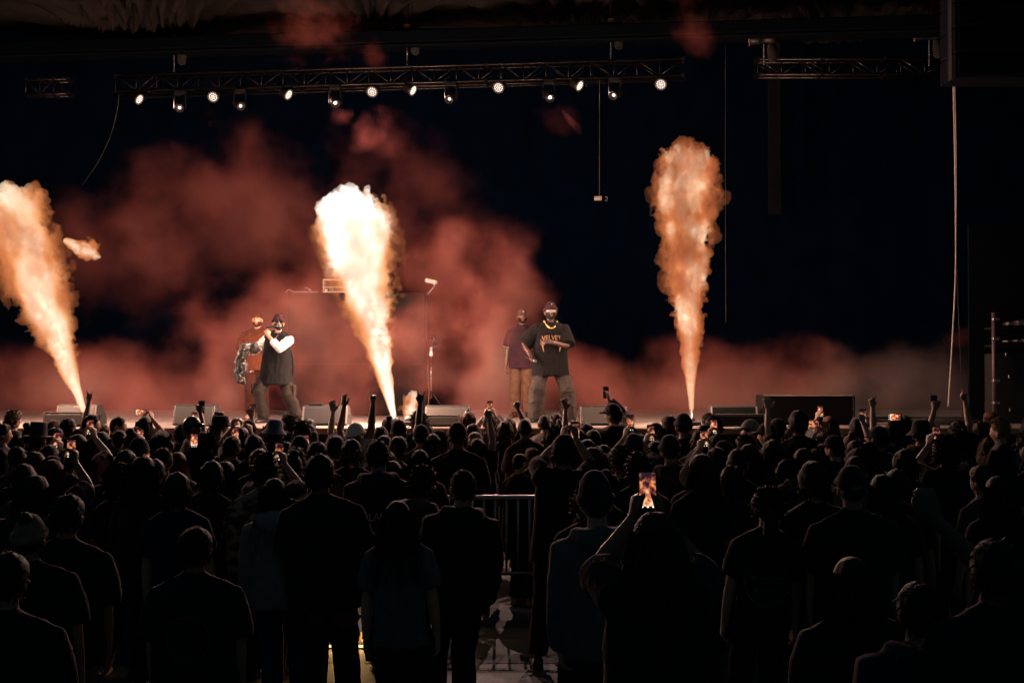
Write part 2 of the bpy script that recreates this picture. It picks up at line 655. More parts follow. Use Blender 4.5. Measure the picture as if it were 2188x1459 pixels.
def hoist(px, py, d, which, tiltdeg=3, drop=.5):
    p = P(px, py, d)
    t = thing('chain_hoist', 'motor chain hoist ' + which, 'hoist', p, 0, 'chain hoists lifting the trusses')
    R = Matrix.Rotation(PI / 2, 3, 'Y') @ Matrix.Rotation(math.radians(tiltdeg), 3, 'X')
    MB().lathe([(.05, -.24), (.085, -.22), (.085, -.05), (.075, -.04), (.075, .06), (.085, .07), (.085, .2), (.05, .22)], R, 16).build('motor', BLKMETAL, t, True)
    MB().bbox((.0, -.03, .09), (.09, .1, .08), .01).build('gearbox', mat('hoist_red', (.35, .12, .08), .5), t)
    MB().lathe([(.088, -.25), (.1, -.25), (.1, -.235), (.088, -.235)], R, 16, cap=False).build('end_cap', mat('hoist_cap', (.4, .2, .15), .5), t, True)
    c = MB()
    z = -.08
    while z > -drop:
        c.lathe([(.006, 0), (.014, .012), (.014, .03), (.006, .042)], None, 6, (0, 0, z - .042))
        z -= .045
    c.build('chain', STEEL, t, True)
    u = MB()
    u.tube([(0, 0, .05), (0, 0, .6)], .012, 6)
    u.build('hanger', BLKMETAL, t)
    bagm = MB()
    bagm.lathe([(.02, -.05), (.07, -.03), (.085, -.16), (.07, -.3), (.03, -.33)], None, 12, (.14, 0, -.06))
    bagm.build('chain_bag', cloth('chain_bag', (.02, .02, .02)), t, True)


hoist(372, 92, 25.1, 'above the left part of the long truss', 3, .5)
hoist(870, 70, 24.6, 'above the middle of the long truss', 3, .62)
hoist(1305, 58, 24.2, 'above the hanging cable', 3, .62)
hoist(1632, 85, 24.0, 'glinting above the short truss, tilted', 12, .4)
hoist(1985, 76, 24.0, 'beside the upper right loudspeaker hang', 8, .5)

# ------------------------------------------------------------------ ropes and cables
def cable(name, label, pts, r, m, cat='cable'):
    # smooth the polyline a little
    P_ = [Vector(q) for q in pts]
    out = []
    for i in range(len(P_) - 1):
        p0, p1, p2, p3 = P_[max(i - 1, 0)], P_[i], P_[i + 1], P_[min(i + 2, len(P_) - 1)]
        for k in range(8):
            t = k / 8
            out.append(.5 * ((2 * p1) + (p2 - p0) * t + (2 * p0 - 5 * p1 + 4 * p2 - p3) * t * t + (3 * p1 - p0 - 3 * p2 + p3) * t ** 3))
    out.append(P_[-1])
    o = MB().tube(out, r, 6).build(name, m, None, True)
    return tag(o, label, cat)


ROPE = mat('pale_rope', (.55, .5, .45), .7)
cable('hanging_rope', 'pale rope hanging at the right side of the stage', [P(2035, 110, 22.6), P(2040, 330, 22.6), P(2042, 560, 22.6), P(2035, 720, 22.6), P(2026, 868, 22.4)], .011, ROPE, 'rope')
cable('hanging_rope', 'second pale rope close beside the first at right', [P(2038, 110, 22.65), P(2043, 330, 22.65), P(2042, 600, 22.65), P(2033, 760, 22.6)], .007, ROPE, 'rope')
cable('hanging_rope', 'dark rope swinging away from the pale ropes at right', [P(2042, 480, 22.6), P(2047, 640, 22.6), P(2053, 780, 22.5), P(2056, 895, 22.3)], .009, RUBBER, 'rope')
cable('curved_cable', 'thin cable curving down from the left end of the long truss', [P(254, 196, 25.3), P(252, 225, 25.3), P(238, 285, 25.5), P(210, 345, 25.8), P(176, 395, 26.2)], .009, mat('cable_grey', (.03, .03, .03), .6))
cable('hanging_cable', 'thin straight cable hanging from the long truss to a small control box', [P(1281, 160, 24.0), P(1281, 300, 24.0), P(1281, 418, 24.0)], .007, mat('cable_dim', (.05, .045, .045), .6))
cable('tall_line', 'very thin upright line at the right of the right fire jet', [P(1550, 100, 25.5), P(1550, 400, 25.5), P(1551, 690, 25.5)], .006, mat('cable_dim', (.05, .045, .045), .6))
cb = thing('control_box', 'small box at the end of the hanging cable', 'box', P(1278, 424, 24.0))
MB().bbox((0, 0, 0), (.13, .06, .07), .01).build('housing', mat('box_grey', (.35, .3, .28), .5), cb)
MB().tube([(.12, 0, -.03), (.15, 0, -.05), (.15, 0, .03), (.12, 0, .02)], .008, 6).build('hook', STEEL, cb, True)
for i, (x0, x1, y0, w, zz) in enumerate(((1830, 2122, 22.2, .022, 0), (1850, 2122, 20.9, .03, 0), (1905, 2122, 20.2, .02, 0))):
    pts = []
    for k in range(9):
        t = k / 8
        pts.append((lookx(x0 + (x1 - x0) * t, y0), y0 + .22 * math.sin(t * 5 + i) + .5 * t * (1 if i == 0 else .3), STAGE_Z + w * .9))
    cable('deck_cable', ['thick black cable lying furthest back on the right of the stage', 'thick black cable across the middle of the pale right deck',
                         'black cable nearest the stage edge on the right'][i], pts, w, RUBBER)

# ------------------------------------------------------------------ fire jets
def lerp_prof(prof, t):
    xs = [q[0] for q in prof]
    ys = [q[1] for q in prof]
    return float(np.interp(t, xs, ys))


def flame(name, label, base, tip, rmax, prof, strength, core_amt, core_off, seed, lights, energy, dusk=0.0, edge=1.0, nblob=1150, voxel=.013, bow=0.0, namp=1.5, soot_amt=.3, edgecol=(.90, .27, .095), bil_amt=.35, corecol=(1.0, .82, .66), midcol=(1.0, .44, .18)):
    """billowing fire: a turbulent closed hull filled with a glowing volume"""
    base, tip = Vector(base), Vector(tip)
    ax = tip - base
    L = ax.length
    rot = ax.to_track_quat('Z', 'Y')
    rg = np.random.default_rng(seed)
    mb = MB()
    # smooth narrow foot of the jet and the body of the plume
    path, rad = [], []
    wx, wy = rg.normal(0, .10, 2)
    for k in range(26):
        t = k / 25
        cx = bow * math.sin(PI * t) * rmax + .10 * rmax * math.sin(5.5 * t + seed) * t
        path.append((cx, .06 * rmax * math.sin(4 * t + seed * 2) * t, t * L))
        rad.append(max(.012, rmax * lerp_prof(prof, t) * (.80 if t > .2 else .94)))
    mb.limb(path, rad, 18)
    for k in range(nblob):
        t = rg.uniform(.10, 1.0) ** .8
        R = rmax * lerp_prof(prof, t)
        i = min(25, int(t * 25))
        th = rg.uniform(0, 2 * PI)
        rb = R * rg.uniform(.04, .17)
        rr = R * rg.uniform(.72, 1.0) * (1 + .16 * edge * rg.normal() * (t > .25))
        c = (path[i][0] + math.cos(th) * rr, path[i][1] + math.sin(th) * rr, min(t * L, L * (1 - .04 * rg.random())))
        mb.ellipsoid(c, (rb, rb, rb * rg.uniform(1.2, 2.2)), 7)
    me = remesh(mb, voxel, 1)
    n = len(me.vertices)
    co = np.empty(n * 3)
    no = np.empty(n * 3)
    me.vertices.foreach_get('co', co)
    me.vertex_normals.foreach_get('vector', no)
    co, no = co.reshape(-1, 3), no.reshape(-1, 3)
    t = np.clip(co[:, 2] / L, 0, 1)
    A = np.interp(t, [0, .12, .5, 1], [.0, .25, 1, 1]) * edge * rmax / .6
    dsp = .07 * vnoise(co, 3.6 * .6 / rmax, seed) + .07 * (.55 - 1.7 * np.abs(vnoise(co * np.array([1, 1, .7]), 10 * .6 / rmax, seed + 1))) + .045 * (.5 - 1.7 * np.abs(vnoise(co * np.array([1, 1, .7]), 22 * .6 / rmax, seed + 2))) + .022 * vnoise(co, 42 * .6 / rmax, seed + 3)
    co = co + no * (dsp * A)[:, None]
    me.vertices.foreach_set('co', co.ravel())
    me.update()
    mb2 = MB()
    mb2.v = [tuple(q) for q in co]
    mb2.f = [tuple(p.vertices) for p in me.polygons]
    bpy.data.meshes.remove(me)
    me = remesh(mb2, voxel, 0)

    m = bpy.data.materials.new('fire_' + str(seed))
    m.use_nodes = True
    nt = m.node_tree
    nt.nodes.clear()
    N, K = nt.nodes.new, nt.links.new
    out = N('ShaderNodeOutputMaterial')
    tc = N('ShaderNodeTexCoord')

    def math_(op, a, b=None, c=None, clamp=False):
        n_ = N('ShaderNodeMath')
        n_.operation = op
        n_.use_clamp = clamp
        for i, v in enumerate((a, b, c)):
            if v is None:
                continue
            if isinstance(v, (int, float)):
                n_.inputs[i].default_value = v
            else:
                K(v, n_.inputs[i])
        return n_.outputs[0]

    def sstep(v, e0, e1, o0=0.0, o1=1.0):
        n_ = N('ShaderNodeMapRange')
        n_.interpolation_type = 'SMOOTHSTEP'
        n_.inputs['From Min'].default_value = e0
        n_.inputs['From Max'].default_value = e1
        n_.inputs['To Min'].default_value = o0
        n_.inputs['To Max'].default_value = o1
        K(v, n_.inputs['Value'])
        return n_.outputs['Result']

    sep = N('ShaderNodeSeparateXYZ')
    K(tc.outputs['Object'], sep.inputs[0])
    x, y, z = sep.outputs
    zn = math_('DIVIDE', z, L, clamp=True)
    # radius of the plume at this height (widening jet)
    R = math_('MULTIPLY_ADD', zn, rmax * .95, .05)
    mp = N('ShaderNodeMapping')
    mp.inputs['Location'].default_value = (seed * 1.7, seed * .9, seed * 2.3)
    mp.inputs['Scale'].default_value = (1, 1, .62)
    K(tc.outputs['Object'], mp.inputs['Vector'])
    nz = N('ShaderNodeTexNoise')
    nz.inputs['Scale'].default_value = 2.1 * .6 / rmax
    nz.inputs['Detail'].default_value = 2
    nz.inputs['Roughness'].default_value = .55
    K(mp.outputs[0], nz.inputs['Vector'])
    nn = math_('MULTIPLY_ADD', nz.outputs[0], 2.0, -1.0)
    up = sstep(zn, .05, .55)
    xc = math_('ADD', x, math_('MULTIPLY', R, core_off))
    rc = math_('DIVIDE', math_('SQRT', math_('ADD', math_('MULTIPLY', xc, xc), math_('MULTIPLY', y, y))), R)
    qc = math_('ADD', rc, math_('MULTIPLY', nn, math_('MULTIPLY_ADD', up, namp, .05)))
    qc = math_('ADD', qc, math_('MULTIPLY', sstep(zn, .30, 1.0), dusk))
    core = math_('MULTIPLY', sstep(qc, 1.05, .30), core_amt)
    ramp = N('ShaderNodeValToRGB')
    er = ramp.color_ramp
    er.elements[0].position = 0.0
    er.elements[0].color = (*edgecol, 1)
    er.elements[1].position = 1.0
    er.elements[1].color = (*corecol, 1)
    e2 = er.elements.new(.45)
    e2.color = (*midcol, 1)
    K(core, ramp.inputs['Fac'])
    # finer billows, cooler sooty patches towards the top
    nb = N('ShaderNodeTexNoise')
    nb.inputs['Scale'].default_value = 6.5 * .6 / rmax
    nb.inputs['Detail'].default_value = 2
    K(mp.outputs[0], nb.inputs['Vector'])
    bil = math_('MULTIPLY_ADD', nb.outputs[0], 2.0, -1.0)
    soot = math_('MULTIPLY', sstep(nn, -.10, .35), sstep(zn, .30, .75))
    soot = math_('MULTIPLY_ADD', soot, -soot_amt, 1.0)
    src = math_('MULTIPLY', math_('MULTIPLY_ADD', bil, bil_amt, 1.0), soot)
    src = math_('MULTIPLY', src, math_('MULTIPLY_ADD', core, strength, .82))
    rb_ = math_('DIVIDE', math_('SQRT', math_('ADD', math_('MULTIPLY', x, x), math_('MULTIPLY', y, y))), R)
    sig = math_('MULTIPLY', math_('DIVIDE', 1.9, math_('ADD', R, .02)), sstep(rb_, 1.45, .62, .16, 1.0))
    st = math_('MULTIPLY', src, sig)
    em = N('ShaderNodeEmission')
    K(ramp.outputs[0], em.inputs['Color'])
    K(st, em.inputs['Strength'])
    ab = N('ShaderNodeVolumeAbsorption')
    ab.inputs['Color'].default_value = (0, 0, 0, 1)
    K(sig, ab.inputs['Density'])
    vadd = N('ShaderNodeAddShader')
    K(em.outputs[0], vadd.inputs[0])
    K(ab.outputs[0], vadd.inputs[1])
    K(vadd.outputs[0], out.inputs['Volume'])
    # the outer skin only glows very faintly, one sees into the fire
    tb = N('ShaderNodeBsdfTransparent')
    se = N('ShaderNodeEmission')
    se.inputs['Color'].default_value = (1, .3, .08, 1)
    se.inputs['Strength'].default_value = .015
    ad = N('ShaderNodeAddShader')
    K(tb.outputs[0], ad.inputs[0])
    K(se.outputs[0], ad.inputs[1])
    K(ad.outputs[0], out.inputs['Surface'])
    m.cycles.volume_step_rate = .35
    m.cycles.emission_sampling = 'NONE'
    me.materials.clear()
    me.materials.append(m)
    f = link(name, me)
    f.location = base
    f.rotation_mode = 'QUATERNION'
    f.rotation_quaternion = rot
    tag(f, label, 'fire', 'fire jets along the stage front')
    if len(lights) > 1:
        lights = [lights[0] + (lights[-1] - lights[0]) * j / 8 for j in range(9)]
    for i, t in enumerate(lights):
        ld = bpy.data.lights.new('fire_light', 'POINT')
        ld.energy = energy / len(lights)
        ld.color = (1.0, .56, .40)
        ld.shadow_soft_size = 0.0
        lo = bpy.data.objects.new('fire_light', ld)
        COL.objects.link(lo)
        lo.location = base + ax * t + Vector((0, (-1 if i % 2 else 1) * (rmax * lerp_prof(prof, t) * 1.25 + .05), 0))
    return f


FD = 20.0
JET = [(0, .07), (.1, .13), (.2, .25), (.32, .42), (.44, .58), (.6, .80), (.72, .86), (.84, .98), (.93, .86), (.98, .65), (1, .4)]
JETN = [(0, .08), (.1, .14), (.2, .27), (.35, .47), (.5, .68), (.65, .84), (.8, .98), (.88, 1.0), (.95, .9), (.98, .7), (1, .5)]
flame('fire_jet', 'bright fire jet leaning left at the left edge of the stage', P(185, 893, FD), P(8, 410, FD), .52, JET, .7, .95, .05, 3, (.25, .5, .75, .95), 960, .05, namp=1.0, soot_amt=.15, bil_amt=.3, corecol=(1.0, .80, .60), edgecol=(.88, .25, .085))
flame('fire_jet', 'tallest white-hot fire jet leaning left in the middle, before the booth', P(843, 897, FD), P(738, 415, FD), .55, JET, 1.5, 1.0, .14, 5, (.2, .4, .6, .85), 1150, -.42, namp=.75, soot_amt=.05, bil_amt=.15, corecol=(1.0, .88, .78), edgecol=(.86, .27, .10))
flame('fire_jet', 'upright orange fire jet with sooty top right of the performers', P(1478, 884, FD), P(1462, 310, FD), .44, JETN, .72, 1.0, .42, 8, (.2, .45, .7, .9), 640, .15, namp=1.9, soot_amt=.60, edgecol=(.74, .19, .07), bil_amt=.5, midcol=(.95, .33, .11), corecol=(1.0, .74, .50))
flame('fire_puff', 'small round puff of fire beside the foot of the middle jet', P(872, 905, 20.3), P(884, 842, 20.3), .15, [(0, .45), (.3, .8), (.6, 1.0), (.85, .85), (1, .6)], .5, .9, 0, 12, (.6,), 40, .3, 1, 60, .012)
flame('fire_puff', 'torn-off tuft of fire floating right of the left jet', P(140, 514, FD), P(203, 545, FD), .15, [(0, .35), (.3, .6), (.6, .9), (.85, 1.0), (1, .6)], .4, .9, 0, 15, (.7,), 12, .5, 2.2, 90, .010)

# flame projectors standing on the deck under each jet
for (px, py, w) in ((185, 893, 'at the foot of the left jet'), (843, 897, 'at the foot of the middle jet'), (1478, 884, 'at the foot of the right jet'), (872, 905, 'under the small puff of fire')):
    p = P(px, py, FD)
    t = thing('flame_projector', 'low black flame projector ' + w, 'projector', (p.x, p.y, STAGE_Z + .004))
    MB().bbox((0, 0, .03), (.24, .24, .055), .01).build('housing', BLKMETAL, t)
    MB().lathe([(.05, 0), (.05, .05), (.03, .06), (.028, max(.07, p.z - STAGE_Z))], None, 12, (0, 0, .055)).build('nozzle', STEEL, t, True)

# ------------------------------------------------------------------ smoke
def smoke_mat(name, color, nscale, thresh, aniso=.15):
    m = bpy.data.materials.new(name)
    m.use_nodes = True
    nt = m.node_tree
    nt.nodes.clear()
    N, K = nt.nodes.new, nt.links.new
    out = N('ShaderNodeOutputMaterial')
    tc = N('ShaderNodeTexCoord')
    geo = N('ShaderNodeNewGeometry')
    info = N('ShaderNodeObjectInfo')
    ln = N('ShaderNodeVectorMath')
    ln.operation = 'LENGTH'
    K(tc.outputs['Object'], ln.inputs[0])
    # warp + two noises in world space
    n0 = N('ShaderNodeTexNoise')
    n0.inputs['Scale'].default_value = nscale
    n0.inputs['Detail'].default_value = 4
    n0.inputs['Roughness'].default_value = .56
    K(geo.outputs['Position'], n0.inputs['Vector'])

    def mth(op, a, b=None, c=None):
        n_ = N('ShaderNodeMath')
        n_.operation = op
        for i, v in enumerate((a, b, c)):
            if v is None:
                continue
            if isinstance(v, (int, float)):
                n_.inputs[i].default_value = v
            else:
                K(v, n_.inputs[i])
        return n_.outputs[0]

    def sst(v, e0, e1):
        n_ = N('ShaderNodeMapRange')
        n_.interpolation_type = 'SMOOTHSTEP'
        n_.inputs['From Min'].default_value = e0
        n_.inputs['From Max'].default_value = e1
        K(v, n_.inputs['Value'])
        return n_.outputs['Result']
    r2 = mth('MULTIPLY', ln.outputs['Value'], ln.outputs['Value'])
    v = mth('MULTIPLY_ADD', r2, -.36, n0.outputs[0])
    dens = mth('MULTIPLY', sst(v, thresh - .14, thresh + .22), sst(ln.outputs['Value'], 1.0, .72))
    dens = mth('MULTIPLY', dens, info.outputs['Alpha'])
    vs = N('ShaderNodeVolumeScatter')
    vs.inputs['Color'].default_value = (*color, 1)
    vs.inputs['Anisotropy'].default_value = aniso
    K(dens, vs.inputs['Density'])
    K(vs.outputs[0], out.inputs['Volume'])
    m.cycles.volume_step_rate = 1.0
    return m


SMOKE = smoke_mat('red_lit_smoke', (.95, .265, .215), .80, .42)
SMOKE_W = smoke_mat('wispy_smoke', (.95, .265, .22), 1.9, .46)
SMOKE_G = smoke_mat('grey_smoke', (.75, .52, .48), .8, .42)
unit = MB().ellipsoid((0, 0, 0), (1.0, 1.0, 1.0), 14)
_smoke_mesh = {}


def smoke(px, py, d, wpx, hpx, depth, dens, which, sm=None, tilt=0):
    sm = sm or SMOKE
    if sm.name not in _smoke_mesh:
        _smoke_mesh[sm.name] = unit.mesh('smoke', sm)
    p = P(px, py, d)
    k = d / FPX
    o = link('smoke_cloud', _smoke_mesh[sm.name])
    o.location = p
    o.scale = (wpx * k, depth, hpx * k)
    o.rotation_euler = (0, math.radians(tilt), 0)
    o.color = (1, 1, 1, dens)
    tag(o, which, 'smoke', 'smoke drifting over the stage', 'stuff')


smoke(330, 835, 23.7, 520, 150, 1.9, 0.69, 'red smoke lying low over the left of the stage')
smoke(640, 740, 23.4, 330, 260, 1.6, 1.17, 'thick red smoke behind the left performer')
smoke(480, 462, 25.3, 400, 245, 1.7, 0.55, 'dim red smoke rising over the left of the stage')
smoke(230, 540, 25.2, 240, 230, 1.4, 0.29, 'faint smoke right of the left fire jet')
smoke(1020, 670, 23.8, 230, 270, 1.7, 1.38, 'tall red smoke cloud left of the capped man')
smoke(1160, 840, 23.6, 430, 150, 1.8, 0.81, 'red smoke lying low behind the right performer')
smoke(1590, 850, 23.9, 420, 180, 1.8, 0.90, 'red smoke bank low to the right of the right fire jet')
smoke(1920, 850, 24.2, 330, 170, 1.9, 0.39, 'greyish smoke bank low at the right of the stage', SMOKE_G)
smoke(40, 850, 23.9, 280, 150, 1.8, 0.48, 'red smoke low behind the left fire jet')
smoke(830, 560, 25.3, 380, 380, 1.4, 0.40, 'smoke hanging behind the middle fire jet')
smoke(890, 760, 23.0, 190, 190, 1.0, .8, 'red smoke in front of the right half of the booth')
smoke(835, 300, 23.2, 120, 90, .6, .24, 'small red puff of smoke above the middle fire jet', SMOKE_W)
smoke(670, 50, 23.6, 150, 120, .8, .9, 'red smoke wisps curling under the canopy at left centre', SMOKE_W, 20)
smoke(800, 120, 23.6, 40, 60, .5, .8, 'little smoke curl above the long truss', SMOKE_W)
smoke(1488, 60, 23.4, 70, 110, .6, .9, 'smoke wisps over the right end of the long truss', SMOKE_W, -15)
smoke(2085, 725, 23.6, 110, 50, .6, .45, 'thin smoke streak beside the pale ropes', SMOKE_W, -12)
smoke(1205, 250, 23.6, 80, 65, .5, .22, 'faint smoke in the slanting lamp beam', SMOKE_W)
smoke(735, 245, 23.9, 50, 45, .5, .12, 'faint smoke in the left lamp beam', SMOKE_W)

# ------------------------------------------------------------------ people: heads, hands, bodies, clothes
def head_pts(az, el):
    """points on the head for azimuth (0 = face) and elevation arrays; x right, y face, z up"""
    az, el = np.asarray(az, float), np.asarray(el, float)
    dx, dy, dz = np.sin(az) * np.cos(el), np.cos(az) * np.cos(el), np.sin(el)
    ce = np.clip(np.cos(el), 1e-4, 1)
    full = np.where(dz > 0, ce ** -.16, 1.0)
    full = np.minimum(full, 1.35)
    x, y, z = .078 * dx * full, .097 * dy * full, .118 * dz * np.where(dz > 0, .97, 1.0)
    low = np.clip(-dz, 0, 1)
    x = x * (1 - .28 * low ** 1.3)
    y = np.where(dy < 0, y * (1 - .30 * low) * 1.03, y * (1 - .08 * low))
    f = np.clip(dy, 0, 1)
    y = y + f * (.026 * np.exp(-((dx / .15) ** 2 + ((dz + .20) / .17) ** 2))
                 + .006 * np.exp(-((dz - .24) / .08) ** 2 - (dx / .55) ** 2)
                 - .012 * np.exp(-(((np.abs(dx) - .36) / .17) ** 2 + ((dz - .06) / .10) ** 2))
                 + .007 * np.exp(-((dx / .27) ** 2 + ((dz + .52) / .08) ** 2))
                 - .004 * np.exp(-((dx / .3) ** 2 + ((dz + .64) / .05) ** 2))
                 + .014 * np.exp(-((dx / .32) ** 2 + ((dz + .84) / .16) ** 2)))
    return np.stack([x, y, z], -1)


def head_mb(M, scale=1.0):
    mb = MB()
    na, ne = 40, 26
    rings = []
    for j in range(1, ne):
        el = -PI / 2 + PI * j / ne
        a = np.linspace(0, 2 * PI, na, endpoint=False)
        r = head_pts(-a, np.full(na, el))
        rings.append([M @ Vector(q * scale) for q in r])
    mb.loft(rings)
    for s in (-1, 1):
        R = Matrix.Rotation(math.radians(18 * s), 3, 'Z')
        mb.ellipsoid(M @ Vector((s * .082, -.012, -.014)), (.012, .022, .036), 10, (M.to_3x3() @ R))
    return mb


FING = {  # curl of index..little, spread, thumb (0 out, 1 folded)
    'relaxed': ((.25, .3, .35, .4), .2, .5), 'fist': ((1, 1, 1, 1), 0, 1), 'horns': ((0, .98, .98, .02), .9, .95),
    'peace': ((0, 0, .98, .98), 1.0, .95), 'open': ((.05, .05, .08, .1), 1.0, .05), 'point': ((0, .9, .95, .95), 0, .8),
    'grip': ((.62, .66, .7, .72), 0, .75), 'phone': ((.5, .55, .55, .6), .3, .35)}


def hand(mb, w, f, pn, pose, side, sc=1.0):
    """w wrist, f finger direction, pn where the palm faces; side +1 right hand, -1 left"""
    f = Vector(f).normalized()
    pn = Vector(pn)
    pn = (pn - f * pn.dot(f)).normalized()
    s = pn.cross(f) * side * -1.0          # towards the thumb
    curl, spread, th = FING[pose]
    w = Vector(w)
    rings = []
    for t, hw, hd in ((-.02, .026, .020), (.02, .032, .021), (.06, .041, .019), (.095, .042, .014)):
        c = w + f * t * sc
        rings.append([c + s * (math.cos(a) * hw * sc) + pn * (math.sin(a) * hd * sc) for a in (2 * PI * k / 12 for k in range(12))])
    mb.loft(rings)
    for i in range(4):
        off = .031 - i * .021
        ln = (.070, .078, .072, .056)[i] * sc
        sp = (1.5 - i) / 1.5 * .22 * spread
        if pose == 'peace' and i < 2:
            sp = (.30, -.14)[i]
        d = (f + s * sp).normalized()
        p = w + f * .085 * sc + s * off * sc
        pts = [p]
        rr = [.0098 * sc]
        ang = 0
        for seg, (fr, mx) in enumerate(((.45, 80), (.32, 95), (.23, 60))):
            ang += math.radians(mx) * curl[i]
            q = d * math.cos(ang) + pn * math.sin(ang)
            p = p + q * ln * fr
            pts.append(p)
            rr.append((.0092, .0085, .0075)[seg] * sc)
        mb.limb(pts, rr, 8)
    # thumb leaves the side of the palm near its base
    b = w + f * .022 * sc + s * .026 * sc
    d0 = (f * .62 + s * .78 * (1 - .35 * th) + pn * .25 * th).normalized()
    d1 = (f * (.85 - .25 * th) + s * (.5 - 1.0 * th) + pn * .45 * th).normalized()
    mb.limb([b, b + d0 * .040 * sc, b + d0 * .040 * sc + d1 * .034 * sc, b + d0 * .04 * sc + d1 * .058 * sc], [.014 * sc, .0115 * sc, .0105 * sc, .0085 * sc], 8)


def ik(a, c, l1, l2, hint):
    a, c = Vector(a), Vector(c)
    d = c - a
    L = min(d.length, (l1 + l2) * .995)
    u = d.normalized()
    c2 = a + u * L
    h = Vector(hint)
    h = (h - u * h.dot(u))
    if h.length < 1e-4:
        h = u.orthogonal()
    h.normalize()
    k = (l1 * l1 - l2 * l2 + L * L) / (2 * L)
    return a + u * k + h * math.sqrt(max(l1 * l1 - k * k, 0)), c2


TORSO = [(.80, .105, .085), (.86, .160, .112), (.93, .172, .120), (1.00, .160, .112), (1.07, .146, .104), (1.15, .146, .104), (1.25, .162, .115), (1.33, .172, .116),
         (1.38, .158, .105), (1.425, .122, .085), (1.465, .082, .068), (1.50, .062, .060), (1.58, .056, .058)]


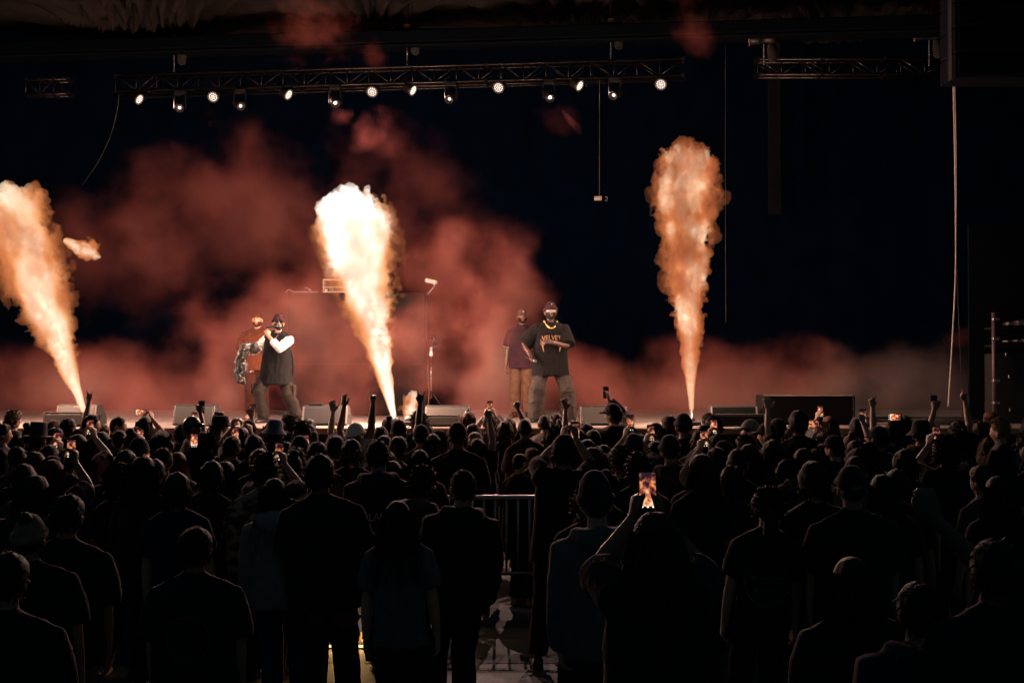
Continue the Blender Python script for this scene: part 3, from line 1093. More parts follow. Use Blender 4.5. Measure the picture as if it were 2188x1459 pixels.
def figure(pose, voxel=.011, cvoxel=.013, seed=0):
    """one posed person 1.75 m tall, feet at the origin, facing +Y. Returns meshes and frames."""
    g = pose.get('girth', 1.0)
    drop = pose.get('drop', 0.0)
    lx, ly = pose.get('lean', (0, 0))
    hx = pose.get('hipx', 0.0)
    feet = pose.get('feet', ((.11, .0), (-.11, .0)))
    toes = pose.get('toes', (12, -12))

    def ctr(z):
        t = min(1, max(0, (z - .85) / .6))
        return Vector((hx + lx * t, ly * t, z - drop))
    J = {}
    for i, s in enumerate((1, -1)):
        fx, fy = feet[i]
        hip = Vector((hx + s * .092, 0, .90 - drop))
        ank = Vector((fx, fy, .085))
        kn, ank = ik(hip, ank, .425, .415, pose.get('knee', ((0, 1, 0), (0, 1, 0)))[i])
        J['hip', s], J['knee', s], J['ank', s] = hip, kn, ank
        wr = pose.get('wrist', ((.24, .05, .82), (-.24, .05, .82)))[i]
        up = max(0, min(1, (wr[2] - 1.35) / .4))
        sh = ctr(1.375 + .07 * up) + Vector((s * (.178 - .03 * up) * (.5 + .5 * g), 0, 0))
        el, w = ik(sh, wr, .285, .255, pose.get('elbow', ((.6, -.8, -.3), (-.6, -.8, -.3)))[i])
        J['sh', s], J['el', s], J['wr', s] = sh, el, w
    neck = ctr(1.50)
    hd = pose.get('head', (0, 0))
    HM = Matrix.Translation(ctr(1.50)) @ Matrix.Rotation(math.radians(hd[0]), 4, 'Z') @ Matrix.Rotation(math.radians(hd[1]), 4, 'X') @ Matrix.Translation((0, .012, .132))

    T_DEPTH = .74

    def torso_rings(z0, z1, loose=0.0, boxy=0.0, n=20, drape=0.0, fwd=0.0):
        zs = [q[0] for q in TORSO]
        hw = [q[1] for q in TORSO]
        hdp = [q[2] for q in TORSO]
        Z = sorted(set([z0, z1] + [q for q in zs if z0 < q < z1]))
        rings = []
        for z in Z:
            a = np.interp(z, zs, hw) * (g if z < 1.46 else 1) + loose
            b = np.interp(z, zs, hdp) * (g if z < 1.46 else 1) + loose
            if boxy and z < 1.36:
                a = max(a, boxy + drape * max(0, (1.3 - z)))
                b = max(b, boxy * T_DEPTH + drape * .8 * max(0, (1.3 - z)))
            c = ctr(z) + Vector((0, fwd * max(0, (1.0 - z) / .3), 0))
            ring = []
            for k in range(n):
                t = 2 * PI * k / n
                cx, sx = math.cos(t), math.sin(t)
                e = .82
                ring.append(c + Vector((math.copysign(abs(cx) ** e, cx) * a, math.copysign(abs(sx) ** e, sx) * b, 0)))
            rings.append(ring)
        return rings

    # ---- body, one continuous surface
    mb = head_mb(HM)
    mb.loft(torso_rings(.80, 1.50))
    mb.limb([ctr(1.44), HM @ Vector((0, -.015, -.05))], [.062, .054], 14)
    for i, s in enumerate((1, -1)):
        h, k, a = J['hip', s], J['knee', s], J['ank', s]
        mb.limb([h, h.lerp(k, .45), k, k.lerp(a, .3), k.lerp(a, .7), a], [.088 * g, .076 * g, .056, .056, .044, .036], 12)
        t = math.radians(toes[i])
        td = Vector((math.sin(t), math.cos(t), 0))
        mb.limb([a + td * -.05 + Vector((0, 0, -.045)), a + td * .06 + Vector((0, 0, -.045)), a + td * .17 + Vector((0, 0, -.058))], [.036, .040, .026], 10)
        sh, el, w = J['sh', s], J['el', s], J['wr', s]
        ga = .5 + .5 * g
        mb.limb([sh, sh.lerp(el, .4), el, el.lerp(w, .3), w], [.058 * ga, .050 * ga, .041, .041, .027], 12)
        hp = pose.get('hands', (('relaxed', None, None),) * 2)[i]
        fd = Vector(hp[1]) if hp[1] else (w - el)
        pn = Vector(hp[2]) if hp[2] else Vector((-s, 0, 0))
        J['hand', s] = (w, fd.normalized(), pn)
        hand(mb, w, fd, pn, hp[0], s)
    out = {'body': remesh(mb, voxel, 1)}
    # ---- top
    T = pose.get('top', dict(kind='tee'))
    kind = T.get('kind', 'tee')
    loose = T.get('loose', .022)
    hem = T.get('hem', .80)
    mb = MB()
    mb.loft(torso_rings(hem, 1.475, loose, T.get('boxy', .19 * (.6 + .4 * g)), 22, T.get('drape', .03), T.get('fwd', 0.0)))
    slv = T.get('sleeve', .42)       # fraction of the whole arm that is covered
    for s in (1, -1):
        sh, el, w = J['sh', s], J['el', s], J['wr', s]
        ins = ctr(1.38) + Vector((s * .10, 0, 0))
        rr = loose + .002
        if slv > 0:
            if slv < .52:
                e = sh.lerp(el, slv / .52)
                mb.limb([ins, sh + Vector((-s * .012, 0, -.006)), sh.lerp(e, .5), e], [.080, .060 + rr, .060 + rr * 1.1, .056 + rr * 1.35], 14, round_ends=False)
            else:
                t = min(1, (slv - .52) / .48)
                e = el.lerp(w, t)
                mb.limb([ins, sh, sh.lerp(el, .5), el, el.lerp(e, .5), e], [.085, .060 + rr, .055 + rr, .050 + rr, .045 + rr, .034 + rr * .8], 14, round_ends=False)
        else:
            mb.limb([ins, sh + Vector((s * .012, 0, .004))], [.088, .070], 14)
    if kind == 'hoodie':
        c = ctr(1.46)
        mb.limb([c + Vector((.105, .05, .01)), c + Vector((.12, -.03, .02)), c + Vector((.07, -.11, .0)), c + Vector((0, -.145, -.03)),
                 c + Vector((-.07, -.11, .0)), c + Vector((-.12, -.03, .02)), c + Vector((-.105, .05, .01))], [.03, .042, .055, .062, .055, .042, .03], 12)
        mb.limb([c + Vector((0, -.12, .02)), c + Vector((0, -.135, -.10))], [.08, .04], 12, .5)
    if kind == 'polo':
        c = ctr(1.485)
        mb.limb([c + Vector((math.sin(a) * .078, math.cos(a) * .07, .008 * math.cos(a) * -1)) for a in np.linspace(.25, 2 * PI - .25, 14)], [.016] * 14, 8)
    mb.limb([ctr(1.485), ctr(1.44) + Vector((.07, -.012, 0)), J['sh', 1] + Vector((-.03, -.01, .02))], [.058, .062, .062], 14)
    mb.limb([ctr(1.485), ctr(1.44) + Vector((-.07, -.012, 0)), J['sh', -1] + Vector((.03, -.01, .02))], [.058, .062, .062], 14)
    out['top'] = remesh(mb, cvoxel, 4, .009, 6.0, seed, (1, 1, .55))
    # ---- trousers
    B = pose.get('legs', {})
    lo = B.get('loose', .018)
    mb = MB()
    mb.loft(torso_rings(.80, 1.02, lo * .6, 0, 20))
    for i, s in enumerate((1, -1)):
        h, k, a = J['hip', s], J['knee', s], J['ank', s]
        end = k.lerp(a, B.get('len', .95))
        fl = B.get('flare', 0.0)
        mb.limb([h + Vector((0, 0, .03)), h.lerp(k, .45), k, k.lerp(end, .4), k.lerp(end, .8), end],
                [.092 * (.6 + .4 * g) + lo * .2, .082 * (.6 + .4 * g) + lo * .45, .066 + lo + fl * .5, .062 + lo + fl * .8, .056 + lo + fl, .054 + lo + fl], 16, round_ends=False)
    out['trousers'] = remesh(mb, cvoxel, 2, B.get('wrinkle', .006), 5.0, seed + 3, (1, 1, 1.1))
    out['HM'] = HM
    out['J'] = J
    out['shoes'] = []
    for i, s in enumerate((1, -1)):
        a = J['ank', s]
        t = math.radians(toes[i])
        td = Vector((math.sin(t), math.cos(t), 0))
        sd = Vector((td.y, -td.x, 0))
        mb = MB()
        rings = []
        for q, hw, top in ((-.095, .030, .06), (-.08, .040, .10), (-.02, .042, .115), (.05, .046, .085), (.12, .050, .065), (.175, .042, .05), (.20, .022, .035)):
            c = Vector((a.x, a.y, 0)) + td * q
            rings.append([c + sd * (x * hw) + Vector((0, 0, z)) for x, z in ((-.8, .004), (.8, .004), (1, .02), (.95, top * .6), (.5, top), (-.5, top), (-.95, top * .6), (-1, .02))])
        mb.loft(rings)
        out['shoes'].append(mb.mesh('shoe', BLKPLASTIC))
    for k in ('body', 'top', 'trousers'):
        out[k].materials.clear()
        out[k].materials.append(CHAR)
        out[k].name = k
    return out


# ------------------------------------------------------------------ hair and hats, all in head space
def hair_shell(off, low_front, low_side, low_back, seed, rough=.004, na=44, ne=16, freq=38):
    mb = MB()
    rings = []
    az = np.linspace(0, 2 * PI, na, endpoint=False)
    ca = np.cos(az)
    lim = np.where(ca > 0, low_side + (low_front - low_side) * ca ** 1.5 * np.sign(ca), low_side + (low_back - low_side) * (-ca) ** 1.0)
    lim = np.radians(lim)
    for j in range(ne + 1):
        t = j / ne
        el = PI / 2 * .985 - t * (PI / 2 * .985 - lim)
        p = head_pts(-az, el)
        nrm = p / np.linalg.norm(p, axis=1, keepdims=True)
        o = off * (1 - .75 * max(0, (t - .85) / .15)) + rough * (vnoise(p, freq, seed) + .7 * vnoise(p, freq * 2, seed + 1))
        p = p + nrm * o[:, None]
        rings.append([Vector(q) for q in p])
    mb.loft(rings, True)
    return mb


def strands(mb, n, seed, length, spread, el0=-20, el1=90, az_back=True, down=.8, width=.0022, off=.008, seg=3, curl=.0):
    """single hairs as thin two-faced ribbons"""
    rg = np.random.default_rng(seed)
    for k in range(n):
        az = rg.uniform(-PI, PI) if not az_back else PI + rg.normal(0, 1.0)
        el = math.radians(rg.uniform(el0, el1))
        if math.cos(az) > .2 and el < math.radians(32):
            continue
        p = Vector(head_pts([az], [el])[0])
        nrm = p.normalized()
        p = p + nrm * off
        d = (nrm * rg.uniform(.3, 1.0) * spread + Vector((rg.normal(0, .35), rg.normal(0, .35) - .1, -down)) * 1.0).normalized()
        L = length * rg.uniform(.5, 1.15) / seg
        side = d.cross(nrm)
        if side.length < 1e-3:
            side = Vector((1, 0, 0))
        side = side.normalized() * width
        vs, fs = [], []
        for j in range(seg + 1):
            w = side * (1 - j / (seg + .3))
            vs += [p - w, p + w]
            d = (d + Vector((rg.normal(0, curl), rg.normal(0, curl), -.28 + rg.normal(0, curl)))).normalized()
            p = p + d * L
        for j in range(seg):
            a = 2 * j
            fs.append((a, a + 1, a + 3, a + 2))
        mb.add(vs, fs)
    return mb


def locks(mb, n, seed, length, rad, el0=-30, el1=85, down=.8, spread=.35, off=.006, back=False, wave=.25):
    """tapered tufts of hair that break up the outline"""
    rg = np.random.default_rng(seed + 100)
    k = 0
    while k < n:
        az = PI + rg.normal(0, .9) if back else rg.uniform(-PI, PI)
        el = math.radians(rg.uniform(el0, el1))
        if math.cos(az) > .25 and el < math.radians(36):
            k += 1 if rg.random() < .1 else 0
            continue
        k += 1
        p = Vector(head_pts([az], [el])[0])
        nrm = p.normalized()
        p = p + nrm * off
        d = (nrm * spread * rg.uniform(.3, 1.6) + Vector((rg.normal(0, .35), rg.normal(0, .35), -down))).normalized()
        L = length * rg.uniform(.55, 1.2) / 3
        pts, rr = [p], [rad * .8]
        for j in range(3):
            d = (d + Vector((rg.normal(0, wave), rg.normal(0, wave), -.25 * down))).normalized()
            p = p + d * L
            pts.append(p)
            rr.append(rad * (1.0, .75, .12)[j] * rg.uniform(.8, 1.2))
        mb.limb(pts, rr, 5, .7, round_ends=False)
    return mb


def long_hair(length, width, seed, n=700):
    mb = hair_shell(.014, 42, 2, -55, seed, .003)
    rings = []
    for t in np.linspace(0, 1, 9):
        z = -.02 - t * length
        w = (.084 + (width - .084) * min(1, t * 1.6)) * (1 - .25 * max(0, t - .75) * 4 * .6)
        y = -.055 - .035 * math.sin(min(1, t * 1.5) * PI / 2)
        dpt = .045 * (1 - .55 * t)
        ring = []
        for k in range(22):
            a = 2 * PI * k / 22
            ring.append(Vector((math.cos(a) * w * (1 + .06 * math.sin(9 * a + seed)), y + math.sin(a) * dpt, z + .015 * math.sin(5 * a + seed) * (t > .9))))
        rings.append(ring)
    mb.loft(rings)
    rg = np.random.default_rng(seed)
    for k in range(46):
        u = rg.uniform(-1, 1)
        p = Vector((.085 * u, -.045 - .06 * math.sqrt(max(0, 1 - u * u)) * rg.uniform(.6, 1.05), rg.uniform(-.08, .04)))
        pts, rr = [], []
        ph, am = rg.uniform(0, 6), rg.uniform(.004, .014)
        wd = (width - .085) * u * rg.uniform(.7, 1.4)
        Lk = length * rg.uniform(.75, 1.12)
        for j in range(7):
            t = j / 6
            pts.append(p + Vector((wd * min(1, t * 1.5) + am * math.sin(ph + t * 9), -.02 * math.sin(t * 3) + am * math.cos(ph + t * 8), -Lk * t)))
            rr.append(.013 * (1 - .8 * t ** 2) + .001)
        mb.limb(pts, rr, 5, .7, round_ends=False)
    locks(mb, 40, seed, .05, .008, 20, 85, .7, .3)
    for k in range(n):
        x0 = rg.normal(0, .055)
        p = Vector((max(-.095, min(.095, x0)), -.10 - .01 * rg.random() + .5 * abs(x0) * .6, .07 * rg.random()))
        if rg.random() < .45:
            sg = 1 if rg.random() < .5 else -1
            p = Vector((sg * (.085 + .008 * rg.random()), rg.uniform(-.08, .02), rg.uniform(-.06, .06)))
        d = Vector((rg.normal(0, .10) + .25 * p.x / .08 * .5, -.12 + rg.normal(0, .08), -1)).normalized()
        L = length * rg.uniform(.7, 1.05) / 5
        vs, fs = [], []
        for j in range(6):
            w = Vector((.0016 * (1 - j / 6.5), .0008, 0))
            vs += [p - w, p + w]
            d = (d + Vector((rg.normal(0, .05), rg.normal(0, .04) + .03 * (j == 0), -.1))).normalized()
            p = p + d * L
        for j in range(5):
            a = 2 * j
            fs.append((a, a + 1, a + 3, a + 2))
        mb.add(vs, fs)
    return mb


HAIR = {}


def hair_set():
    for s in range(3):
        mb = hair_shell(.013 + .004 * s, 38, -4, -38, s, .006, freq=30)
        locks(mb, 220 + 40 * s, s, .034 + .010 * s, .0048, -36, 88, .5, .28)
        strands(mb, 700, s, .030, 1.0, -30, 90, False, .15, .0026)
        HAIR['short%d' % s] = mb
    mb = hair_shell(.004, 36, -5, -35, 5, .0008)
    strands(mb, 350, 5, .007, 1.4, -30, 90, False, .1, .0012, .004, 2)
    HAIR['buzz'] = mb
    mb = hair_shell(.022, 40, -8, -40, 6, .014, freq=30)
    locks(mb, 300, 6, .05, .006, -38, 88, .1, .8, .016, False, .9)
    strands(mb, 900, 6, .05, 1.3, -40, 90, False, .0, .0022, .018, 4, .55)
    HAIR['curly'] = mb
    mb = hair_shell(.045, 42, -14, -48, 7, .020, freq=20)
    locks(mb, 420, 7, .055, .007, -46, 88, .0, 1.0, .036, False, 1.0)
    strands(mb, 1500, 7, .05, 1.6, -50, 90, False, .0, .0022, .045, 4, .6)
    HAIR['afro'] = mb
    mb = hair_shell(.018, 40, 5, -30, 8, .007, freq=30)
    locks(mb, 130, 8, .05, .007, 15, 90, -.6, .9, .014, False, .2)
    strands(mb, 900, 8, .05, 2.2, 10, 90, False, -.5, .0018, .014, 3, .25)
    HAIR['spiky'] = mb
    HAIR['long0'] = long_hair(.34, .115, 1, 900)
    HAIR['long1'] = long_hair(.46, .14, 2, 1200)
    HAIR['long2'] = long_hair(.24, .12, 3, 700)
    mb = hair_shell(.013, 40, -2, -46, 9, .004)
    locks(mb, 50, 9, .05, .007, -46, 60, .6, .25)
    strands(mb, 500, 9, .03, .9, -45, 90, False, .4, .002)
    mb.ellipsoid((0, -.07, .125), (.045, .045, .04), 12)
    HAIR['bun'] = mb
    mb = hair_shell(.013, 40, -2, -40, 10, .004)
    locks(mb, 50, 10, .05, .007, -40, 60, .6, .25)
    strands(mb, 500, 10, .03, .9, -45, 90, False, .4, .002)
    mb.limb([(0, -.10, .04), (0, -.145, .03), (0, -.16, -.06), (0, -.145, -.18), (.01, -.13, -.28)], [.025, .034, .036, .028, .010], 12)
    HAIR['pony'] = mb
    mb = hair_shell(.018, 44, -30, -62, 11, .008)
    locks(mb, 200, 11, .10, .007, -50, 75, .9, .25, .012)
    strands(mb, 700, 11, .07, .5, -50, 80, False, .8, .0015)
    HAIR['bob'] = mb
    # buns with long tail hair and frizz
    mb = hair_shell(.03, 40, -6, -35, 12, .016, freq=24)
    locks(mb, 300, 12, .05, .006, -20, 88, .0, .9, .022, False, .9)
    strands(mb, 1200, 12, .05, 1.5, -20, 90, False, .0, .0022, .025, 4, .5)
    mb.limb([(0, -.10, .0), (.0, -.125, -.08), (.005, -.13, -.20), (.0, -.12, -.32), (0, -.115, -.38)], [.05, .052, .05, .04, .015], 14)
    HAIR['frizz_tail'] = mb


def dome(off, el_low, seed, na=40, ne=12, wr=.0, tall=0.0, tilt=0.0):
    mb = MB()
    az = np.linspace(0, 2 * PI, na, endpoint=False)
    rings = []
    for j in range(ne + 1):
        t = j / ne
        el = PI / 2 * .985 - t * (PI / 2 * .985 - math.radians(el_low) - tilt * np.cos(az))
        p = head_pts(-az, el)
        nrm = p / np.linalg.norm(p, axis=1, keepdims=True)
        p = p + nrm * off
        p[:, 2] += tall * np.clip(p[:, 2] / .12, 0, 1)
        if wr:
            p = p + nrm * (wr * vnoise(p, 25, seed))[:, None]
        rings.append([Vector(q) for q in p])
    mb.loft(rings)
    return mb


def brim(mb, sgn, el=14, reach=.075, half=62, droop=.02, off=.014):
    """peak of a cap: sgn +1 in front, -1 worn backwards"""
    n = 14
    inner, outer = [], []
    for k in range(n + 1):
        a = math.radians(-half + 2 * half * k / n)
        p = Vector(head_pts([a], [math.radians(el)])[0])
        p = p + Vector((p.x, p.y, 0)).normalized() * (off - .006)
        w = reach * math.cos(a * 90 / half * PI / 180 * .98) ** .6 if abs(a) < math.radians(half) * .999 else 0
        q = p + Vector((math.sin(a) * .35, 1, 0)).normalized() * max(w, .002) + Vector((0, 0, -droop * (.3 + abs(math.sin(a)))))
        if sgn < 0:
            p, q = Vector((p.x, -p.y, p.z - .01)), Vector((q.x, -q.y, q.z - .01))
        inner.append(p)
        outer.append(q)
    t = Vector((0, 0, .004))
    N = n + 1
    vs = [p + t for p in inner] + [q + t for q in outer] + [q - t for q in outer] + [p - t for p in inner]
    fs = []
    for k in range(n):
        for r in range(3):
            fs.append((r * N + k, r * N + k + 1, (r + 1) * N + k + 1, (r + 1) * N + k))
    return mb.add(vs, fs)


HATS = {}


def hat_band(m, base, amp, k, r, n=28):
    az = np.linspace(0, 2 * PI, n)
    pts = head_pts(az, np.radians(base + amp * np.cos(az))) * k
    m.limb([Vector(q) for q in pts], [r] * n, 8, 1.5, round_ends=False)


def hat_set():
    m = dome(.016, 11, 0, tall=.012, tilt=.22)
    brim(m, 1, 25)
    m.ellipsoid((0, -.004, .145), (.008, .008, .004), 8)
    HATS['cap'] = m
    m = dome(.016, 9, 0, tall=.012, tilt=.20)
    brim(m, -1, 2)
    HATS['cap_back'] = m
    m = dome(.016, 10, 1, wr=.003, tall=.02, tilt=.22)
    hat_band(m, 13, 13, 1.15, .017)
    HATS['beanie'] = m
    m = dome(.020, 10, 1, wr=.004, tall=.06, tilt=.22)
    hat_band(m, 13, 13, 1.16, .020)
    HATS['tall_beanie'] = m
    m = MB()
    m.lathe([(.02, .16), (.075, .155), (.092, .12), (.098, .06), (.105, .04), (.15, -.005), (.155, -.012), (.148, -.012), (.100, .03)], Matrix.Diagonal((1, 1.12, 1)), 28)
    HATS['bucket'] = m
    m = MB()
    m.lathe([(.02, .155), (.06, .17), (.082, .165), (.092, .11), (.098, .055), (.11, .048), (.17, .058), (.19, .07), (.19, .064), (.165, .050), (.10, .04)], Matrix.Diagonal((1, 1.15, 1)), 32)
    HATS['wide_hat'] = m
    m = MB()
    m.lathe([(.02, .20), (.07, .20), (.085, .19), (.088, .11), (.096, .055), (.11, .05), (.145, .05), (.15, .046), (.10, .04)], Matrix.Diagonal((1, 1.15, 1)), 32)
    HATS['top_hat'] = m


hair_set()
hat_set()
HAIRM = {k: v.mesh('hair_' + k, HAIRS[0]) for k, v in HAIR.items()}
HATM = {k: v.mesh('hat_' + k, BLACK) for k, v in HATS.items()}


def put_on_head(name, me, parent, HM, m):
    o = link(name, me, parent, m)
    o.matrix_local = HM
    return o


def person(proto, label, loc, rz=0.0, height=1.75, skin=0, hair=None, haircol=0, hat=None, hatm=None, topm=None, legm=None, group='concert crowd', shoes=False, mirror=False, tilt=0.0):
    t = thing('person', label, 'person', loc, rz, group)
    k = height / 1.75
    t.scale = (-k if mirror else k, k, k)
    hs = sum(ord(c) * (i + 1) for i, c in enumerate(label))
    t.rotation_euler = (math.radians((hs % 7 - 3) * .9), math.radians((hs // 7 % 9 - 4) * .9), rz)
    link('body', proto['body'], t, SKINS[skin])
    link('shirt', proto['top'], t, topm or BLACK)
    link('trousers', proto['trousers'], t, legm or CHAR)
    HM = proto['HM'] @ Matrix.Rotation(math.radians(tilt), 4, 'Y') if tilt else proto['HM']
    if hair:
        put_on_head('hair', HAIRM[hair], t, HM, HAIRS[haircol])
    if hat:
        put_on_head({'cap': 'cap', 'cap_back': 'cap', 'beanie': 'beanie', 'tall_beanie': 'beanie'}.get(hat, 'hat'), HATM[hat], t, HM, hatm or BLACK)
    if shoes:
        for me in proto['shoes']:
            link('shoe', me, t)
    return t


# ------------------------------------------------------------------ hand-held phones
def screen_mat(name, seed, bright, cols, horiz=False):
    m = bpy.data.materials.new(name)
    m.use_nodes = True
    nt = m.node_tree
    N, K = nt.nodes.new, nt.links.new
    b = nt.nodes['Principled BSDF']
    b.inputs['Base Color'].default_value = (.01, .01, .01, 1)
    b.inputs['Roughness'].default_value = .2
    tc = N('ShaderNodeTexCoord')
    mp = N('ShaderNodeMapping')
    mp.inputs['Location'].default_value = (seed, seed * 2.0, 0)
    K(tc.outputs['Object'], mp.inputs['Vector'])
    n = N('ShaderNodeTexNoise')
    n.inputs['Scale'].default_value = 42
    n.inputs['Detail'].default_value = 2
    K(mp.outputs[0], n.inputs['Vector'])
    sep = N('ShaderNodeSeparateXYZ')
    K(tc.outputs['Object'], sep.inputs[0])
    # the picture shown is brightest low down, where the stage is
    ad = N('ShaderNodeMath')
    ad.operation = 'MULTIPLY_ADD'
    ad.inputs[1].default_value = -2.6
    K(sep.outputs[2], ad.inputs[0])
    K(n.outputs[0], ad.inputs[2])
    r = N('ShaderNodeValToRGB')
    for i, (p, c) in enumerate(cols):
        e = r.color_ramp.elements[i] if i < 2 else r.color_ramp.elements.new(p)
        e.position = p
        e.color = (*c, 1)
    K(ad.outputs[0], r.inputs['Fac'])
    K(r.outputs[0], b.inputs['Emission Color'])
    b.inputs['Emission Strength'].default_value = bright
    return m


FIRECOL = [(.35, (.02, .012, .015)), (.78, (1, .75, .5)), (.47, (.28, .06, .04)), (.60, (.9, .32, .12))]
SCREENS = [screen_mat('screen_%d' % i, i * 3.7, b_, FIRECOL) for i, b_ in enumerate((1.0, .8, 1.6, .6, 1.0))]
UI = emat('screen_buttons', (1, .95, .85), 1.6)


def phone(label, loc, rot=None, w=.072, h=.150, scr=0, lit=True, bar=.2, rz=0.0):
    t = thing('phone', label, 'phone', loc, 0, 'phones held up in the crowd')
    t.rotation_mode = 'XYZ'
    if rot:
        t.rotation_euler = rot
    MB().bbox((0, 0, 0), (w, .009, h), .006).build('body', BLKPLASTIC, t)
    if lit:
        MB().bbox((0, -.0058, h * .03), (w * .90, .0022, h * (.94 - bar)), .001).build('screen', SCREENS[scr], t)
        for x in (-.3, 0, .3):
            MB().lathe([(.0045, 0), (.0045, .001)], Matrix.Rotation(PI / 2, 3, 'X'), 8, (x * w, -.0052, -h * .42)).build('screen_button', UI, t)
    else:
        MB().bbox((-w * .2, -.0055, h * .36), (w * .36, .004, h * .2), .003).build('camera_bump', mat('camera_bump', (.05, .05, .055), .25), t)
    return t

# ------------------------------------------------------------------ performers on the stage
def at_stage(px, d):
    return Vector((lookx(px, d), d, STAGE_Z + .004))


def face_marks(root, HM, brow=HAIRS[0], lips=mat('lips', (.20, .07, .06), .5), eyes=True):
    Mi = HM
    if eyes:
        for s in (-1, 1):
            p = Vector(head_pts([s * .40], [.05])[0]) + Vector((0, .001, 0))
            e = MB().ellipsoid(p, (.013, .005, .006), 8)
            o = e.build('eye', mat('eye_dark', (.012, .01, .01), .2), root, True)
            o.matrix_local = Mi
            q = MB()
            q.limb([Vector(head_pts([s * a], [.24 + .02 * math.sin(a * 6)])[0]) + Vector((0, .003, 0)) for a in (.20, .35, .52, .66)], [.003, .005, .0045, .002], 6)
            o = q.build('eyebrow', brow, root, True)
            o.matrix_local = Mi
    l = MB()
    l.limb([Vector(head_pts([a], [-.52])[0]) + Vector((0, .002, 0)) for a in (-.34, -.15, 0, .15, .34)], [.002, .005, .0055, .005, .002], 6)
    o = l.build('lips', lips, root, True)
    o.matrix_local = Mi


def beard(root, HM, m, off=.010, top=-.12):
    mb = MB()
    az = np.linspace(-1.75, 1.75, 25)
    rings = []
    for j in range(9):
        t = j / 8
        top_el = np.where(np.abs(az) < .42, -.62, top)
        el = top_el + (-1.35 - top_el) * t
        p = head_pts(az, el)
        nrm = p / np.linalg.norm(p, axis=1, keepdims=True)
        p = p + nrm * (off * math.sin(PI * (.12 + .88 * t) * .75) + .002 + .0025 * vnoise(p, 70, 4))[:, None]
        rings.append(p)
    vs = [q for r in rings for q in r]
    n = 25
    fs = [(j * n + i, j * n + i + 1, (j + 1) * n + i + 1, (j + 1) * n + i) for j in range(8) for i in range(n - 1)]
    mb.add(vs, fs)
    o = mb.build('beard', m, root, True)
    o.matrix_local = HM


def shades(root, HM, lens, frame=BLKPLASTIC, wrap=False):
    f = MB()
    if wrap:
        az = np.linspace(-1.05, 1.05, 17)
        up = [Vector(q) * 1.10 + Vector((0, .006, 0)) for q in head_pts(az, np.full(17, .20))]
        dn = [Vector(q) * 1.10 + Vector((0, .006, 0)) for q in head_pts(az, np.full(17, -.10))]
        vs = up + dn + [q + Vector((0, .004, 0)) for q in up] + [q + Vector((0, .004, 0)) for q in dn]
        n = 17
        fs = []
        for i in range(n - 1):
            fs += [(i, i + 1, n + i + 1, n + i), (2 * n + i, 3 * n + i, 3 * n + i + 1, 2 * n + i + 1), (i, 2 * n + i, 2 * n + i + 1, i + 1), (n + i, n + i + 1, 3 * n + i + 1, 3 * n + i)]
        o = MB().add(vs, fs).build('visor_lens', lens, root, True)
        o.matrix_local = HM
    else:
        for s in (-1, 1):
            c = Vector((s * .034, .096, .010))
            l = MB().bbox(c, (.056, .006, .040), .012)
            o = l.build('lens', lens, root, True)
            o.matrix_local = HM
            f.tube([c + Vector((-.029, .003, -.021)), c + Vector((.029, .003, -.021)), c + Vector((.029, .003, .021)), c + Vector((-.029, .003, .021)), c + Vector((-.029, .003, -.021))], .0035, 6)
            f.tube([c + Vector((s * .029, 0, .012)), Vector((s * .082, .03, .018)), Vector((s * .084, -.02, .012))], .0035, 6)
        f.tube([(-.008, .098, .016), (.008, .098, .016)], .003, 6)
        o = f.build('glasses_frame', frame, root, True)
        o.matrix_local = HM


def chain(root, c, a, b, drop, r, m, n=34, name='necklace'):
    """linked chain hanging round the neck: c neck centre"""
    mb = MB()
    for k in range(n):
        t = 2 * PI * k / n
        p = Vector(c) + Vector((math.sin(t) * a, math.cos(t) * b + .02, -drop * max(0, math.cos(t)) ** 1.5 + .01))
        mb.ellipsoid(p, (r, r * .8, r * 1.15), 6)
    return mb.build(name, m, root, True)


def mic(label, p, d):
    t = thing('microphone', label, 'microphone', p)
    R = aim(d)
    MB().lathe([(.011, -.17), (.013, -.165), (.016, -.02), (.020, 0)], R, 14).build('handle', BLKPLASTIC, t, True)
    MB().lathe([(.020, 0), (.026, .012), (.028, .03), (.024, .05), (.010, .062)], R, 14).build('mesh_head', mat('mic_mesh', (.10, .10, .10), .4, .6), t, True)
    return t


# --- left performer: dark sleeveless tunic over white sleeves, microphone at the mouth
pA = dict(drop=.085, lean=(-.02, -.03), hipx=-.02, feet=((.15, .10), (-.34, -.06)), toes=(25, -35), knee=((.5, 1, 0), (-.15, 1, 0)), girth=1.02,
          wrist=((.42, .20, 1.10), (.045, .20, 1.335)), elbow=((.35, -.9, -.5), (-.55, .35, -1)),
          hands=(('grip', (.7, .5, .1), (0, 0, -1)), ('grip', (.35, .25, .85), (.4, -.9, .1))), head=(22, 4),
          top=dict(kind='tunic', sleeve=0, hem=.68, loose=.035, boxy=.195, drape=.13, fwd=.045), legs=dict(loose=.020, flare=.020, wrinkle=.010, len=.99))
fA = figure(pA, .008, .010, 3)
A = thing('person', 'rapper in long black sleeveless top and white sleeves with microphone at his mouth', 'person', at_stage(588, 20.9), PI - .12, 'performers on the stage')
A.scale = (.945,) * 3
link('body', fA['body'], A, SKINS[1])
link('sleeveless_top', fA['top'], A, cloth('tunic', (.005, .005, .006), sheen=.03))
link('cargo_trousers', fA['trousers'], A, cloth('cargo', (.020, .0165, .0135), sheen=.03))
for me in fA['shoes']:
    link('shoe', me, A)
JA = fA['J']
